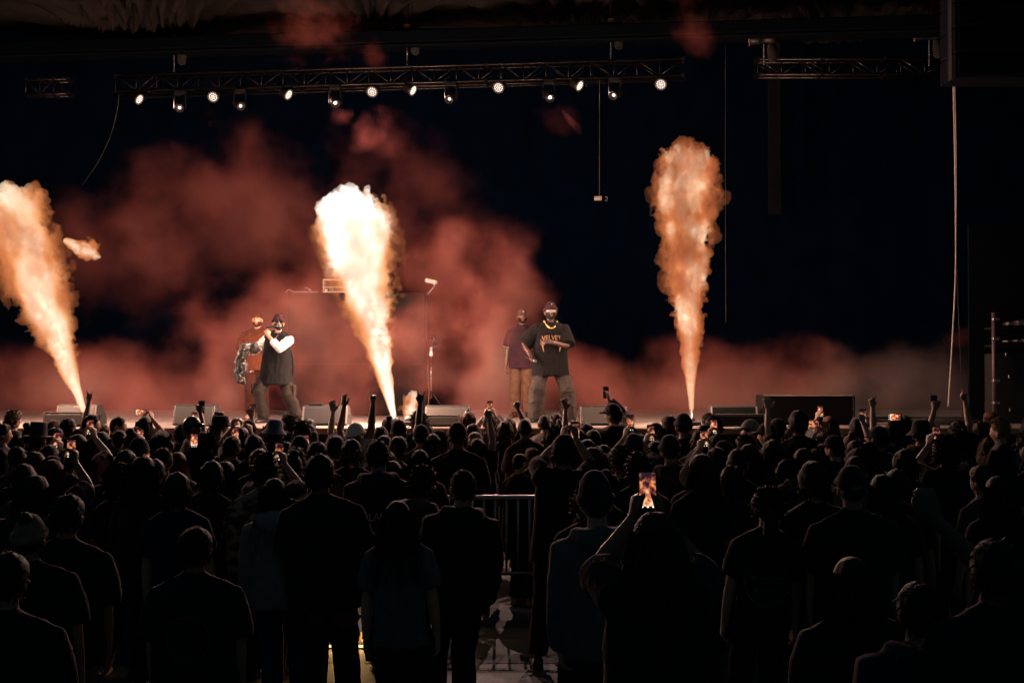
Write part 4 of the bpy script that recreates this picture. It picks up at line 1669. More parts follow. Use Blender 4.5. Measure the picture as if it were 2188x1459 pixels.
for s, nm in ((1, 'white_sleeve'), (-1, 'white_sleeve')):
    sh, el, w = JA['sh', s], JA['el', s], JA['wr', s]
    e = el.lerp(w, .12 if s > 0 else .62)
    mb = MB().limb([sh.lerp(el, -.02), sh.lerp(el, .35), sh.lerp(el, .7), el, el.lerp(e, .5), e], [.078, .078, .072, .066, .058, .052], 16)
    me = remesh(mb, .009, 1, .006, 16, 4, (1, 1, 1))
    me.materials.append(WHITE)
    link(nm, me, A, WHITE)
put_on_head('beanie', HATM['beanie'], A, fA['HM'], cloth('beanie_wine', (.03, .012, .014), sheen=.03))
HLF = mat('dark_lens', (.01, .008, .008), .08)
shades(A, fA['HM'], HLF)
face_marks(A, fA['HM'], eyes=False)
beard(A, fA['HM'], HAIRS[0], .008)
cA = Vector((.0, -.02, 1.40))
chain(A, cA + Vector((0, .01, .02)), .085, .142, .15, .011, CHROME)
MB().limb([cA + Vector((.03 * math.cos(t), .155, -.17 + .04 * math.sin(t))) for t in np.linspace(0, 2 * PI, 13)], [.009] * 13, 8).build('pendant', CHROME, A, True)
# pocket flaps and the loose belt strap
for s in (1, -1):
    k, h = JA['knee', s], JA['hip', s]
    c = h.lerp(k, .82) + Vector((s * .115, .01, 0))
    MB().bbox(c, (.03, .15, .17), .012).build('cargo_pocket', cloth('cargo', (.020, .0165, .0135), sheen=.03), A)
mb = MB()
st = [Vector((-.235, -.02, 1.13)), Vector((-.27, -.02, 1.0)), Vector((-.285, -.01, .85)), Vector((-.27, .0, .70)), Vector((-.265, .0, .60)), Vector((-.31, .01, .52)), Vector((-.36, .02, .47))]
mb.limb(st, [.016] * len(st), 8, .25, side=(1, 0, 0))
mb.build('belt_strap', BLACK, A, True)
Mw = A.matrix_world if False else Matrix.Translation(A.location) @ Matrix.Rotation(PI - .12, 4, 'Z') @ Matrix.Scale(.945, 4)
mp_ = Mw @ (fA['HM'] @ Vector((.0, .118, -.062)))
wl = Mw @ (JA['wr', -1] + JA['hand', -1][1] * .07)
dm = (mp_ - wl)
mic('microphone held to the mouth of the rapper in the sleeveless top', Mw @ (fA['HM'] @ Vector((.0, .13, -.06))) + Vector((-.02, -.02, 0)), (.80, .25, .10))
# patterned jacket hanging from his outstretched arm
jk = thing('jacket', 'dark jacket with pale pattern hanging from the left rapper’s outstretched arm', 'jacket', (0, 0, 0))
pts = [P(556, 748, 20.67), P(543, 741, 20.65), P(530, 744, 20.65), P(519, 757, 20.65), P(511, 776, 20.65), P(508, 795, 20.65), P(512, 810, 20.65), P(519, 819, 20.65)]
rr = [.045, .075, .085, .075, .062, .060, .062, .035]
mb = MB().limb(pts, rr, 14, .75, side=(.3, 0, 1))
mb.limb([P(531, 738, 20.6), P(521, 742, 20.57), P(516, 752, 20.57)], [.035, .05, .03], 10)
mb.limb([P(521, 778, 20.6), P(522, 792, 20.6), P(519, 800, 20.6)], [.04, .035, .02], 10)
me = remesh(mb, .009, 1, .016, 12, 8, (1, 1, .7))
mj = bpy.data.materials.new('jacket_pattern')
mj.use_nodes = True
nt = mj.node_tree
vt = nt.nodes.new('ShaderNodeTexNoise')
vt.inputs['Scale'].default_value = 24
vt.inputs['Detail'].default_value = 3
rp = nt.nodes.new('ShaderNodeValToRGB')
rp.color_ramp.elements[0].position = .60
rp.color_ramp.elements[0].color = (.015, .013, .013, 1)
rp.color_ramp.elements[1].position = .70
rp.color_ramp.elements[1].color = (.62, .55, .48, 1)
tcj = nt.nodes.new('ShaderNodeTexCoord')
nt.links.new(tcj.outputs['Object'], vt.inputs['Vector'])
nt.links.new(vt.outputs['Fac'], rp.inputs['Fac'])
nt.links.new(rp.outputs[0], nt.nodes['Principled BSDF'].inputs['Base Color'])
me.materials.append(mj)
link('jacket_cloth', me, jk)

# --- right performer: oversized black tee with gothic print, grey wide trousers
pB_ = dict(drop=.05, lean=(0, .02), feet=((.21, .04), (-.26, .04)), toes=(30, -30), knee=((.35, 1, 0), (-.35, 1, 0)), girth=1.08,
           wrist=((.30, .18, .95), (.0, .30, 1.14)), elbow=((.9, -.5, -.3), (-1, -.2, -.6)),
           hands=(('grip', (-.2, .45, -.75), (-.6, .5, .1)), ('relaxed', (.95, .15, .15), (0, -.6, -.6))), head=(4, 3),
           top=dict(kind='tee', sleeve=.50, hem=.72, loose=.045, boxy=.225, drape=.08, fwd=.05), legs=dict(loose=.022, flare=.034, wrinkle=.014, len=1.03))
fB = figure(pB_, .008, .010, 5)
RZB = PI + .06
Bp = thing('person', 'rapper in oversized black printed tee, gold chain, mirrored visor and wide grey trousers', 'person', at_stage(1176, 21.1), RZB, 'performers on the stage')
kB = 1.03
Bp.scale = (kB,) * 3
link('body', fB['body'], Bp, SKINS[3])
link('tee', fB['top'], Bp, cloth('tee_black', (.005, .0045, .005), sheen=.03))
link('wide_trousers', fB['trousers'], Bp, cloth('wide_grey', (.045, .040, .036), sheen=.03))
for me in fB['shoes']:
    link('shoe', me, Bp)
put_on_head('durag_cap', HATM['beanie'], Bp, fB['HM'], cloth('cap_plum', (.03, .014, .018), sheen=.03))
o = MB().ellipsoid((.0, .105, .105), (.009, .005, .007), 8).build('cap_badge', mat('badge', (.6, .55, .5), .4), Bp)
o.matrix_local = fB['HM']
shades(Bp, fB['HM'], mat('grey_reflection_lens', (.38, .35, .34), .2, .4), wrap=True)  # pale grey stands in for the visor's bright reflection
face_marks(Bp, fB['HM'], eyes=False)
beard(Bp, fB['HM'], HAIRS[0], .008)
chain(Bp, (0, .012, 1.44), .094, .150, .105, .013, GOLD, 40)
o = MB().ellipsoid((.080, .0, -.045), (.007, .007, .007), 8).build('earring', CHROME, Bp)
o.matrix_local = fB['HM']


def text_mesh(body, size, ext=.002):
    c = bpy.data.curves.new('t', 'FONT')
    c.body = body
    c.size = size
    c.align_x = 'CENTER'
    c.extrude = ext
    c.resolution_u = 2
    o = bpy.data.objects.new('t', c)
    COL.objects.link(o)
    dg = bpy.context.evaluated_depsgraph_get()
    me = bpy.data.meshes.new_from_object(o.evaluated_get(dg))
    bpy.data.objects.remove(o)
    bpy.data.curves.remove(c)
    return me


def print_text(root, body, size, center, back=False, m=None, sx=1.0, sy=1.0, arch=0.0, curve=.22, name='print'):
    """flat lettering laid on the chest (or back) of a shirt, bent round it"""
    me = text_mesh(body, size)
    n = len(me.vertices)
    co = np.empty(n * 3)
    me.vertices.foreach_get('co', co)
    co = co.reshape(-1, 3)
    x, z, d = co[:, 0] * sx, co[:, 1] * sy, co[:, 2]
    s = 1 if back else -1
    if arch:
        z = z - arch * (x / max(np.abs(x).max(), 1e-6)) ** 2
    y = (x ** 2) / (2 * curve)
    out = np.stack([s * x, (1 if back else -1) * y - s * d, z], 1)
    # on the back the reader stands behind (y smaller): text runs along +x; on the chest along -x
    out[:, 1] = (y - d) if back else (-y + d)
    out += np.array(center)
    me.vertices.foreach_set('co', out.ravel())
    me.update()
    me.materials.clear()
    me.materials.append(m)
    return link(name, me, root)


GOLDINK = mat('gold_ink', (.34, .19, .08), .6)
print_text(Bp, 'VELVET', .085, (0, .232, 1.175), False, GOLDINK, 1.0, 1.2, .012, .24, 'chest_lettering')
# tall legs of the gothic letters and the dark arch below
mb = MB()
for s in (-1, 1):
    mb.limb([(s * .135, .205, 1.20), (s * .128, .212, 1.12), (s * .112, .218, 1.05)], [.006, .009, .003], 6, .3)
    mb.limb([(s * .155, .195, 1.23), (s * .150, .2, 1.16), (s * .142, .203, 1.13)], [.004, .006, .002], 6, .3)
mb.limb([(.125 * math.sin(a), .222 - .03 * abs(math.sin(a)), 1.09 + .115 * math.cos(a)) for a in np.linspace(-1.35, 1.35, 15)], [.004] * 15, 6, .4)
mb.v = [(q[0], q[1], q[2] - .04) for q in mb.v]
mb.build('chest_motif', GOLDINK, Bp, True)
MB().limb([(.02, .155, .80), (.018, .165, .76), (.014, .16, .70), (.012, .15, .665)], [.006, .007, .008, .004], 6, .6).build('drawstring', WHITE, Bp, True)
MwB = Matrix.Translation(Bp.location) @ Matrix.Rotation(RZB, 4, 'Z') @ Matrix.Scale(kB, 4)
wr = MwB @ (fB['J']['wr', 1] + fB['J']['hand', 1][1] * .075 + Vector((-.02, .03, 0)))
mic('microphone held low by the rapper in the printed tee', wr, (.55, -.6, -.25))

# --- man behind him: dark polo with pale trim, cap, light trousers
pC = dict(feet=((.12, .0), (-.10, .02)), girth=1.08, wrist=((.27, .03, .80), (-.24, .05, .82)), head=(14, 0), hands=(('relaxed', (0.05, .1, -1), (-1, 0, 0)), ('relaxed', None, None)),
          top=dict(kind='polo', sleeve=.42, hem=.80, loose=.026, boxy=.205), legs=dict(loose=.02))
fC = figure(pC, .009, .011, 6)
Cp = thing('person', 'man in dark polo shirt with pale collar trim and cap, standing back in the smoke', 'person', at_stage(1116, 23.2), PI - .12, 'performers on the stage')
link('body', fC['body'], Cp, SKINS[2])
link('polo_shirt', fC['top'], Cp, cloth('polo', (.035, .014, .02), sheen=.03))
link('trousers', fC['trousers'], Cp, cloth('khaki', (.11, .06, .035), sheen=.03))
for me in fC['shoes']:
    link('shoe', me, Cp)
put_on_head('cap', HATM['cap'], Cp, fC['HM'], cloth('cap_tan', (.12, .055, .04)))
print_cap = print_text(Cp, 'A', .04, (0, 0, 0), False, WHITE, 1, 1, 0, .3, 'cap_letter')
print_cap.matrix_local = fC['HM'] @ Matrix.Translation((0, .118, .075))
face_marks(Cp, fC['HM'])
beard(Cp, fC['HM'], HAIRS[0], .004)
for s in (1, -1):
    sh, el = fC['J']['sh', s], fC['J']['el', s]
    e = sh.lerp(el, .42 / .52)
    u = (el - sh).normalized()
    R = u.to_track_quat('Z', 'Y').to_matrix()
    MB().lathe([(.088, -.009), (.0905, -.007), (.0905, .009), (.086, .009)], R, 20, e, cap=False).build('sleeve_trim', WHITE, Cp, True)
MB().limb([(.068 * math.sin(a), .072 * math.cos(a) - .002 + .03 * max(0, math.cos(a)), 1.502 - .035 * max(0, math.cos(a))) for a in np.linspace(.25, 2 * PI - .25, 20)], [.006] * 20, 6).build('collar_trim', WHITE, Cp, True)
MB().bbox((-.11, .150, 1.33), (.022, .006, .03), .003).build('chest_badge', WHITE, Cp)

# --- bearded man behind the left rapper
pD = dict(feet=((.12, .0), (-.12, .0)), girth=1.35, wrist=((.30, .08, .82), (-.30, .08, .82)), head=(-6, -2), top=dict(kind='tee', sleeve=.42, hem=.80, loose=.025, boxy=.24))
fD = figure(pD, .010, .013, 7)
Dp = thing('person', 'heavy bearded man in rust tee, half hidden behind the left rapper', 'person', at_stage(550, 22.5), PI + .06, 'performers on the stage')
Dp.scale = (.955,) * 3
link('body', fD['body'], Dp, SKINS[0])
link('tee', fD['top'], Dp, cloth('rust', (.10, .03, .015)))
link('trousers', fD['trousers'], Dp, cloth('smoke_red', (.05, .016, .012)))  # colour takes on the dark red smoke that veils his legs
put_on_head('cap', HATM['cap_back'], Dp, fD['HM'], cloth('cap_rust', (.10, .03, .015)))
face_marks(Dp, fD['HM'], HAIRS[1])
beard(Dp, fD['HM'], HAIRS[3], .014, -.2)

# ------------------------------------------------------------------ stage props
booth = thing('dj_booth', 'tall cloth-draped DJ booth behind the middle fire jet', 'booth', (lookx(760, 24), 24.0, STAGE_Z + .004))
bw_, bh_ = (905 - 614) * 24 / FPX, (891 - 629) * 24 / FPX
bclo = cloth('booth_cloth', (.014, .010, .010))
MB().bbox((0, .5, bh_ - .02), (bw_ - .03, .96, .05), .01).build('table_top', BLKPLASTIC, booth)
for s in (-1, 1):
    MB().bbox((s * (bw_ / 2 - .08), .85, bh_ / 2 - .03), (.05, .05, bh_ - .06), .006).build('leg', BLKMETAL, booth)
for z0, z1, k in ((.01, bh_ * .42, 1), (bh_ * .42 + .008, bh_, 2)):
    cloth_sheet(-bw_ / 2, bw_ / 2, z0, z1, 0, .02, 60, 20, 30 + k).build('front_cloth', bclo, booth, True)
for s in (-1, 1):
    sh_ = cloth_sheet(0, .95, .01, bh_, 0, .015, 20, 30, 35 + s)
    sh_.v = [(s * bw_ / 2 + q[1], q[0], q[2]) for q in sh_.v]
    sh_.build('side_cloth', bclo, booth, True)
tz = STAGE_Z + .004 + bh_ + .006
cs = thing('equipment_case', 'open clear equipment case on top of the DJ booth', 'case', (lookx(722, 24.1), 24.15, tz))
cw, ch = .50, .22
for z in (.012, ch):
    MB().bbox((0, 0, z), (cw, .3, .02), .004).build('frame_rail', mat('case_rail', (.6, .45, .35), .4), cs)
for x in (-cw / 2 + .01, cw / 2 - .01):
    MB().bbox((x, 0, ch / 2 + .005), (.02, .28, ch - .035), .004).build('frame_post', mat('case_rail', (.6, .45, .35), .4), cs)
MB().bbox((0, 0, ch * .45), (cw - .05, .2, .012), .003).build('shelf', mat('case_rail', (.6, .45, .35), .4), cs)
MB().limb([(-.12 + .03 * math.cos(t), -.02 + .02 * math.sin(t * 2), .06 + .02 * math.sin(t)) for t in np.linspace(0, 12, 30)], [.007] * 30, 6).build('coiled_lead', ROPE, cs, True)
MB().bbox((-.2, -.05, .045), (.05, .05, .04), .01).build('adaptor', WHITE, cs)
cl = MB().limb([Vector((lookx(655, 24.1) + .055 * math.cos(t) * (1 - t * .02), 24.2 + .04 * math.sin(t * .9), tz + .045 + .05 * abs(math.sin(t * .5)))) for t in np.linspace(0, 14, 40)], [.008] * 40, 6)
tag(cl.build('cable_coil', ROPE, None, True), 'pale coiled cable lying on the left of the DJ booth', 'cable')
lap = thing('mixer', 'flat mixer with trailing lead on the left of the booth top', 'mixer', (lookx(645, 24.1), 24.1, tz))
MB().bbox((.06, 0, .012), (.42, .25, .022), .006).build('deck', mat('mixer_grey', (.25, .2, .18), .4), lap)
MB().limb([(-.15, -.1, .02), (-.2, -.1, .05), (-.24, -.1, .03), (-.26, -.1, .01)], [.006] * 4, 6).build('lead', ROPE, lap, True)

# stand with a tilted lamp head and a fan at the right of the booth
ls = thing('lamp_stand', 'thin light stand with small lamp on top right of the booth', 'stand', (lookx(921, 23.6), 23.6, STAGE_Z + .004))
s_ = 23.6 / FPX
MB().tube([(0, 0, .3), (0, 0, 1.0)], .011, 8).build('lower_pole', CHROME, ls, True)
MB().tube([(-.03, 0, 1.28), (-.055, 0, 1.7), (-.07, 0, 1.95), (-.06, 0, 2.02)], .010, 8).build('upper_pole', BLKMETAL, ls, True)
MB().tube([(-.06, 0, 2.02), (.02, 0, 2.12), (.06, 0, 2.17)], .012, 8).build('boom_arm', STEEL, ls, True)
MB().bbox((.0, 0, 2.24), (.20, .12, .07), .015, Matrix.Rotation(.2, 3, 'Y')).build('lamp_head', mat('lamp_pale', (.5, .45, .4), .4), ls)
MB().tube([(.05, 0, 2.17), (.05, 0, 2.23)], .010, 6).build('tilt_joint', STEEL, ls)
MB().lathe([(.03, 0), (.034, .01), (.03, .05), (.022, .09), (.024, .15)], None, 12, (0, 0, 1.0)).build('clamp', WHITE, ls, True)
for k in range(3):
    a = k * 2 * PI / 3 + .4
    MB().tube([(0, 0, .42), (.30 * math.cos(a), .30 * math.sin(a), .012)], .010, 6).build('leg', BLKMETAL, ls, True)
R = Matrix.Rotation(math.radians(80), 3, 'X')
fan = thing('stage_fan', 'round caged fan head on the light stand', 'fan', (lookx(929, 23.5), 23.45, STAGE_Z + 1.22))
cg = MB()
for rr_ in (.06, .10, .135):
    cg.limb([R @ Vector((rr_ * math.cos(t), rr_ * math.sin(t), .03)) for t in np.linspace(0, 2 * PI, 21)], [.004] * 21, 5)
for k in range(8):
    a = k * PI / 4
    cg.tube([R @ Vector((0, 0, .045)), R @ Vector((.135 * math.cos(a), .135 * math.sin(a), .03))], .003, 5)
cg.build('cage', BLKMETAL, fan, True)
for k in range(4):
    a = k * PI / 2
    MB().limb([R @ Vector((.02 * math.cos(a), .02 * math.sin(a), 0)), R @ Vector((.07 * math.cos(a + .2), .07 * math.sin(a + .2), .01)), R @ Vector((.115 * math.cos(a + .35), .115 * math.sin(a + .35), -.01))], [.012, .035, .03], 8, .12).build('blade', BLKPLASTIC, fan, True)
MB().lathe([(.03, -.1), (.04, -.06), (.03, .0)], R, 12).build('motor', BLKPLASTIC, fan, True)
cable('stand_lead', 'thin orange-lit lead trailing down the light stand', [P(915, 770, 23.5), P(914, 800, 23.5), P(917, 840, 23.5), P(911, 885, 23.4)], .006, mat('lead_red', (.3, .08, .05), .6))


# stage monitors
GRILLE = mat('speaker_grille', (.10, .095, .088), .6, .2, .35, 260)
CAB = mat('cabinet_black', (.022, .021, .022), .55, 0, .2, 12)


def wedge(px0, px1, pyt, d, depth, label, lean=.12, tall=None, grille=True, rz=0.0, cabm=CAB, gm=None):
    x0, x1 = lookx(px0, d), lookx(px1, d)
    w = x1 - x0
    h = P(px0, pyt, d).z - STAGE_Z if tall is None else tall
    t = thing('stage_monitor', label, 'speaker', ((x0 + x1) / 2, d, STAGE_Z + .006), rz, 'monitor speakers along the stage front')
    # front leans back a little, the rear slopes down towards the performers
    prof = [(0, 0), (lean, h), (lean + depth * .35, h), (depth, h * .38), (depth, 0)]
    vs = [(-w / 2, y, z) for y, z in prof] + [(w / 2, y, z) for y, z in prof]
    n = len(prof)
    m = MB().add(vs, [tuple(range(n)), tuple(range(2 * n - 1, n - 1, -1))] + [(i, i + n, (i + 1) % n + n, (i + 1) % n) for i in range(n)])
    m.build('cabinet', cabm, t)
    if grille:
        a = math.atan2(lean, h)
        Rg = Matrix.Rotation(-a, 3, 'X')
        MB().bbox((0, lean / 2 - .010, h / 2), (w - .05, .016, math.hypot(h, lean) - .05), .005, Rg).build('grille', gm or GRILLE, t)
    for s in (-1, 1):
        MB().bbox((s * (w / 2 + .003), depth * .45, h * .45), (.012, .12, .05), .004).build('side_handle', RUBBER, t)
        MB().bbox((s * (w / 2 - .012), lean * .5 - .006, h / 2), (.022, .02, h * .96), .004, Matrix.Rotation(-math.atan2(lean, h), 3, 'X')).build('edge_strip', mat('edge_strip', (.2, .17, .15), .5), t)
    return t


wedge(92, 178, 882, 19.55, .5, 'grey front speaker with a patch of light squares at far left', .03)
wedge(118, 203, 866, 19.95, .6, 'wedge monitor standing just behind the far left speaker')
wedge(369, 457, 866, 19.9, .62, 'pale-grilled wedge monitor left of the left rapper')
wm = wedge(645, 741, 868, 19.9, .62, 'dark wedge monitor with a small box on top, right of the left rapper', .12, None, True, 0, CAB, mat('grille_plain', (.03, .028, .028), .55, 0, .2, 40))
tb = MB().bbox((lookx(672, 19.9), 20.1, P(672, 868, 19.9).z + .022), (.20, .12, .035), .008)
tag(tb.build('small_box', BLKPLASTIC), 'small flat black box on the dark wedge monitor', 'box')
wedge(886, 981, 888, 19.5, .5, 'grey-grilled front speaker right of the small fire puff', .03)
wedge(908, 1004, 868, 20.0, .6, 'wedge monitor behind the grey-grilled front speaker')
wedge(1240, 1340, 868, 19.9, .62, 'grey wedge monitor behind the crowd member with the raised phone')
DK = mat('grille_black', (.004, .004, .005), .8, 0, .2, 60, 0, 60, .1)
wedge(1520, 1620, 868, 20.0, .6, 'black wedge monitor right of the right fire jet', .1, None, True, 0, CAB, DK)
wedge(1522, 1636, 886, 19.5, .5, 'black front speaker below the black wedge, right of the right fire jet', .03, None, True, 0, CAB, DK)
bc = thing('flight_case', 'large black flight case with glinting top edge on the right of the stage', 'case', (lookx(1725, 20.2), 20.4, STAGE_Z + .006))
cwid, chei = 195 * 20.2 / FPX, (P(1725, 845, 20.2).z - STAGE_Z)
MB().bbox((0, 0, chei / 2), (cwid, .6, chei), .012).build('shell', mat('case_black', (.0035, .0035, .004), .7, 0, .2, 8, 0, 60, .1), bc)
for s in (-1, 1):
    MB().bbox((s * (cwid / 2 - .012), -.302, chei / 2), (.03, .012, chei - .02), .004).build('edge_rail', BLKMETAL, bc)
    MB().bbox((s * (cwid / 2 - .10), -.28, chei + .003), (.17, .05, .010), .003).build('corner_plate', STEEL, bc)
MB().bbox((0, -.298, chei - .004), (cwid - .06, .014, .012), .003).build('top_rail', mat('case_rail', (.6, .45, .35), .4), bc)
# small bottle by the monitors
bt = thing('bottle', 'dark ribbed bottle standing beside the wedge monitor in the middle', 'bottle', (lookx(1000, 19.5), 19.5, STAGE_Z + .006))
MB().lathe([(.035, 0), (.038, .02), (.038, .06), (.034, .07), (.038, .08), (.038, .13), (.034, .14), (.036, .15), (.03, .2), (.014, .22), (.014, .25)], None, 16).build('glass', mat('bottle_dark', (.02, .03, .028), .1), bt, True)

# dark equipment tower at the right edge
tw = thing('side_tower', 'tall black equipment tower with upright post at the right edge of the stage', 'tower', (lookx(2122, 20.6), 20.6, STAGE_Z + .006))
th_ = P(2122, 668, 20.6).z - STAGE_Z
MB().tube([(.015, 0, 0), (.015, 0, th_)], .035, 10).build('post', mat('post_grey', (.10, .07, .07), .5, .3), tw, True)
for z in (th_ - .10, th_ - .38, .62, .3):
    MB().bbox((.03, -.02, z), (.10, .08, .04), .008).build('clamp', STEEL, tw)
MB().bbox((.62, .35, th_ * .32), (1.1, .5, th_ * .62), .015).build('cabinet', mat('tower_black', (.007, .007, .009), .6), tw)
MB().bbox((.62, .35, th_ * .70), (1.1, .5, .03), .006).build('shelf', BLKMETAL, tw)
MB().bbox((.62, .35, th_ * .86), (1.1, .5, .03), .006).build('shelf', BLKMETAL, tw)
tarp = MB()
for k, (y0, z0, w0, h0) in enumerate(((.07, .885, .45, .11), (.07, .735, .45, .05))):
    vs, fs = [], []
    nx_ = 16
    for i in range(nx_ + 1):
        x = .16 + w0 * i / nx_
        for j in (0, 1):
            vs.append((x, y0 + .02 * math.sin(i * 1.3 + k), th_ * z0 + (h0 * (.3 + .7 * i / nx_) if j else 0) * .9))
    fs = [(2 * i, 2 * i + 2, 2 * i + 3, 2 * i + 1) for i in range(nx_)]
    MB().add(vs, fs).build('folded_sheet', cloth('pale_sheet', (.5, .38, .33), .2), tw, True)
for x, z in ((.22, .62), (.26, .42), (.27, .12)):
    MB().bbox((x, .09, th_ * z), (.02, .02, .05), .004).build('latch', STEEL, tw)
MB().bbox((.55, .8, th_ * .9), (1.3, .05, th_ * 1.9), .01).build('black_drape', mat('matte_black', (.002, .004, .007)), tw)

# ------------------------------------------------------------------ crowd barrier
def barrier(x0, x1, d, label):
    L = x1 - x0
    t = thing('crowd_barrier', label, 'barrier', (x0, d, 0), 0, 'steel crowd barriers in the gap')
    H = 1.10
    MB().tube([(0, 0, .40), (0, 0, H - .06), (.06, 0, H), (L - .06, 0, H), (L, 0, H - .06), (L, 0, .40)], .020, 10).build('top_rail', STEEL, t, True)
    MB().tube([(0, 0, .42), (L, 0, .42)], .017, 10).build('bottom_rail', STEEL, t, True)
    n = int(L / .101)
    bar = MB().tube([(0, 0, .43), (0, 0, H - .01)], .0105, 8).mesh('bar', STEEL)
    for k in range(1, n):
        o = link('bar', bar, t)
        o.location = (L * k / n, 0, 0)
    for x in (.25, L - .25):
        MB().tube([(x, 0, .41), (x, -.02, .05), (x, -.3, .02)], .016, 8).build('foot', STEEL, t, True)
        MB().tube([(x, .0, .06), (x, .3, .02)], .016, 8).build('foot', STEEL, t, True)


barrier(lookx(560, 12.8), lookx(862, 12.8), 12.8, 'steel crowd barrier mostly hidden behind the long-haired women')
barrier(lookx(886, 12.75), lookx(1205, 12.75), 12.75, 'steel crowd barrier with upright bars seen in the gap of the crowd')

# strips of warm light set in the ground between the legs
for k, (px, py, w) in enumerate(((745, 1384, 1.0), (748, 1332, .8))):
    d = FPX * CAM_Z / (py - 787)
    t = thing('floor_light', ['warm floor light strip nearer the camera between the legs', 'warm floor light strip further back between the legs'][k], 'floor light', (lookx(px, d), d, 0))
    MB().bbox((0, 0, .03), (w * .5, .05, .05), .008).build('housing', BLKMETAL, t)
    MB().bbox((0, -.029, .03), (w * .46, .008, .02), .002).build('light_strip', emat('floor_strip', (1, .62, .25), 2.0), t)
    ld = bpy.data.lights.new('floor_lamp', 'POINT')
    ld.energy = 12.0
    ld.color = (1, .58, .22)
    ld.shadow_soft_size = 0
    lo = bpy.data.objects.new('floor_lamp', ld)
    COL.objects.link(lo)
    lo.location = (lookx(px, d), d - .06, .16)

# ------------------------------------------------------------------ crowd: posed prototypes
DN = ('relaxed', None, None)
POSES = {
    'down': dict(), 'broad': dict(girth=1.28, top=dict(boxy=.225)), 'slim': dict(girth=.88, top=dict(sleeve=.36, boxy=.165)),
    'hood': dict(girth=1.1, top=dict(kind='hoodie', sleeve=1.0, loose=.034, boxy=.205)),
    'hood_slim': dict(girth=.92, top=dict(kind='hoodie', sleeve=1.0, loose=.03, boxy=.18)),
    'front': dict(wrist=((.10, .30, 1.08), (-.08, .30, 1.05)), elbow=((.9, -.3, -.6), (-.9, -.3, -.6)), hands=(('relaxed', (-.8, .4, .2), (0, -1, 0)), ('relaxed', (.8, .4, .1), (0, -1, 0)))),
    'phone': dict(wrist=((.055, .33, 1.70), (-.055, .33, 1.70)), elbow=((.9, -.1, -1), (-.9, -.1, -1)), hands=(('phone', (-.1, .2, 1), (-1, .3, 0)), ('phone', (.1, .2, 1), (1, .3, 0)))),
    'phone_up': dict(wrist=((.19, .22, 1.90), (-.22, .08, .84)), elbow=((1, -.1, -.5), (-.6, -.8, -.3)), hands=(('phone', (0, .05, 1), (-.5, .8, 0)), DN)),
    'horns': dict(wrist=((.22, .14, 1.99), (-.24, .05, .82)), elbow=((1, -.1, -.2), (-.6, -.8, -.3)), hands=(('horns', (0.05, 0, 1), (0, 1, 0)), DN), top=dict(sleeve=.3)),
    'point': dict(wrist=((.15, .08, 2.00), (-.24, .05, .82)), elbow=((1, -.1, -.2), (-.6, -.8, -.3)), hands=(('point', (0, .05, 1), (0, 1, 0)), DN), top=dict(sleeve=.3), girth=.95),
    'peace': dict(wrist=((.16, .16, 1.97), (-.24, .05, .82)), elbow=((1, -.1, -.2), (-.6, -.8, -.3)), hands=(('peace', (.05, 0, 1), (0, 1, 0)), DN)),
    'openhand': dict(wrist=((.26, .2, 1.92), (-.24, .05, .82)), elbow=((1, -.1, -.4), (-.6, -.8, -.3)), hands=(('open', (.15, .1, 1), (0, 1, 0)), DN)),
    'bothup': dict(wrist=((.13, .16, 1.99), (-.30, .14, 1.92)), elbow=((1, -.1, -.3), (-1, -.1, -.3)), hands=(('point', (-.05, 0, 1), (0, 1, 0)), ('open', (-.1, .1, 1), (0, 1, 0))), top=dict(sleeve=.3)),
    'fist': dict(wrist=((.16, .15, 1.93), (-.24, .05, .82)), elbow=((1, -.1, -.4), (-.6, -.8, -.3)), hands=(('fist', (0, .1, 1), (0, 1, 0)), DN)),
    'reach': dict(wrist=((.30, .22, 1.80), (-.16, .52, 1.52)), elbow=((1, -.4, -.6), (-.4, -.3, -1)), hands=(('phone', (.0, .1, 1), (-.4, .9, 0)), ('open', (0, 1, .25), (0, 0, -1))),
                  top=dict(kind='hoodie', sleeve=.95, loose=.026), girth=1.05),
    'biglift': dict(wrist=((-.22, .30, 1.88), (-.30, .1, .84)), elbow=((.6, .2, -.6), (-.6, -.8, -.3)), hands=(('relaxed', (-.4, .2, 1), (0, 1, 0)), DN), girth=1.1, top=dict(sleeve=.4)),
}
PROTO = {}
for i, (k, q) in enumerate(POSES.items()):
    PROTO[k] = figure(q, .012, .016, 20 + i)

PLACED = []          # (x, y) of everyone in the crowd
CROWD = []


def crowd(px, ytop, h, pose, label, rz=0.0, hair='short0', hc=0, skin=1, top=None, legs=None, hat=None, hatm=None, shoes=False, mirror=False, extra=0.0, d=None, tilt=0.0):
    hat_h = {'cap': .02, 'cap_back': .02, 'beanie': .035, 'tall_beanie': .07, 'bucket': .03, 'wide_hat': .05, 'top_hat': .08}.get(hat, 0) + ({'afro': .05, 'curly': .025, 'spiky': .03, 'bun': .0, 'frizz_tail': .03}.get(hair, .012) if not hat else 0)
    h = h - .05 - .08 * min(1, max(0, (ytop - 890) / 110.0))
    if d is None:
        d = min(18.75, FPX * (CAM_Z - h - hat_h) / (ytop - 787.0))
    else:
        h = CAM_Z - hat_h - (ytop - 787.0) * d / FPX
    x = lookx(px, d)
    t = person(PROTO[pose], label, (x, d, 0), rz, h, skin, hair, hc, hat, hatm, top or BLACK, legs or CHAR, 'concert crowd', shoes, mirror, tilt)
    PLACED.append((x, d))
    CROWD.append(t)
    return t, PROTO[pose], h / 1.75, mirror


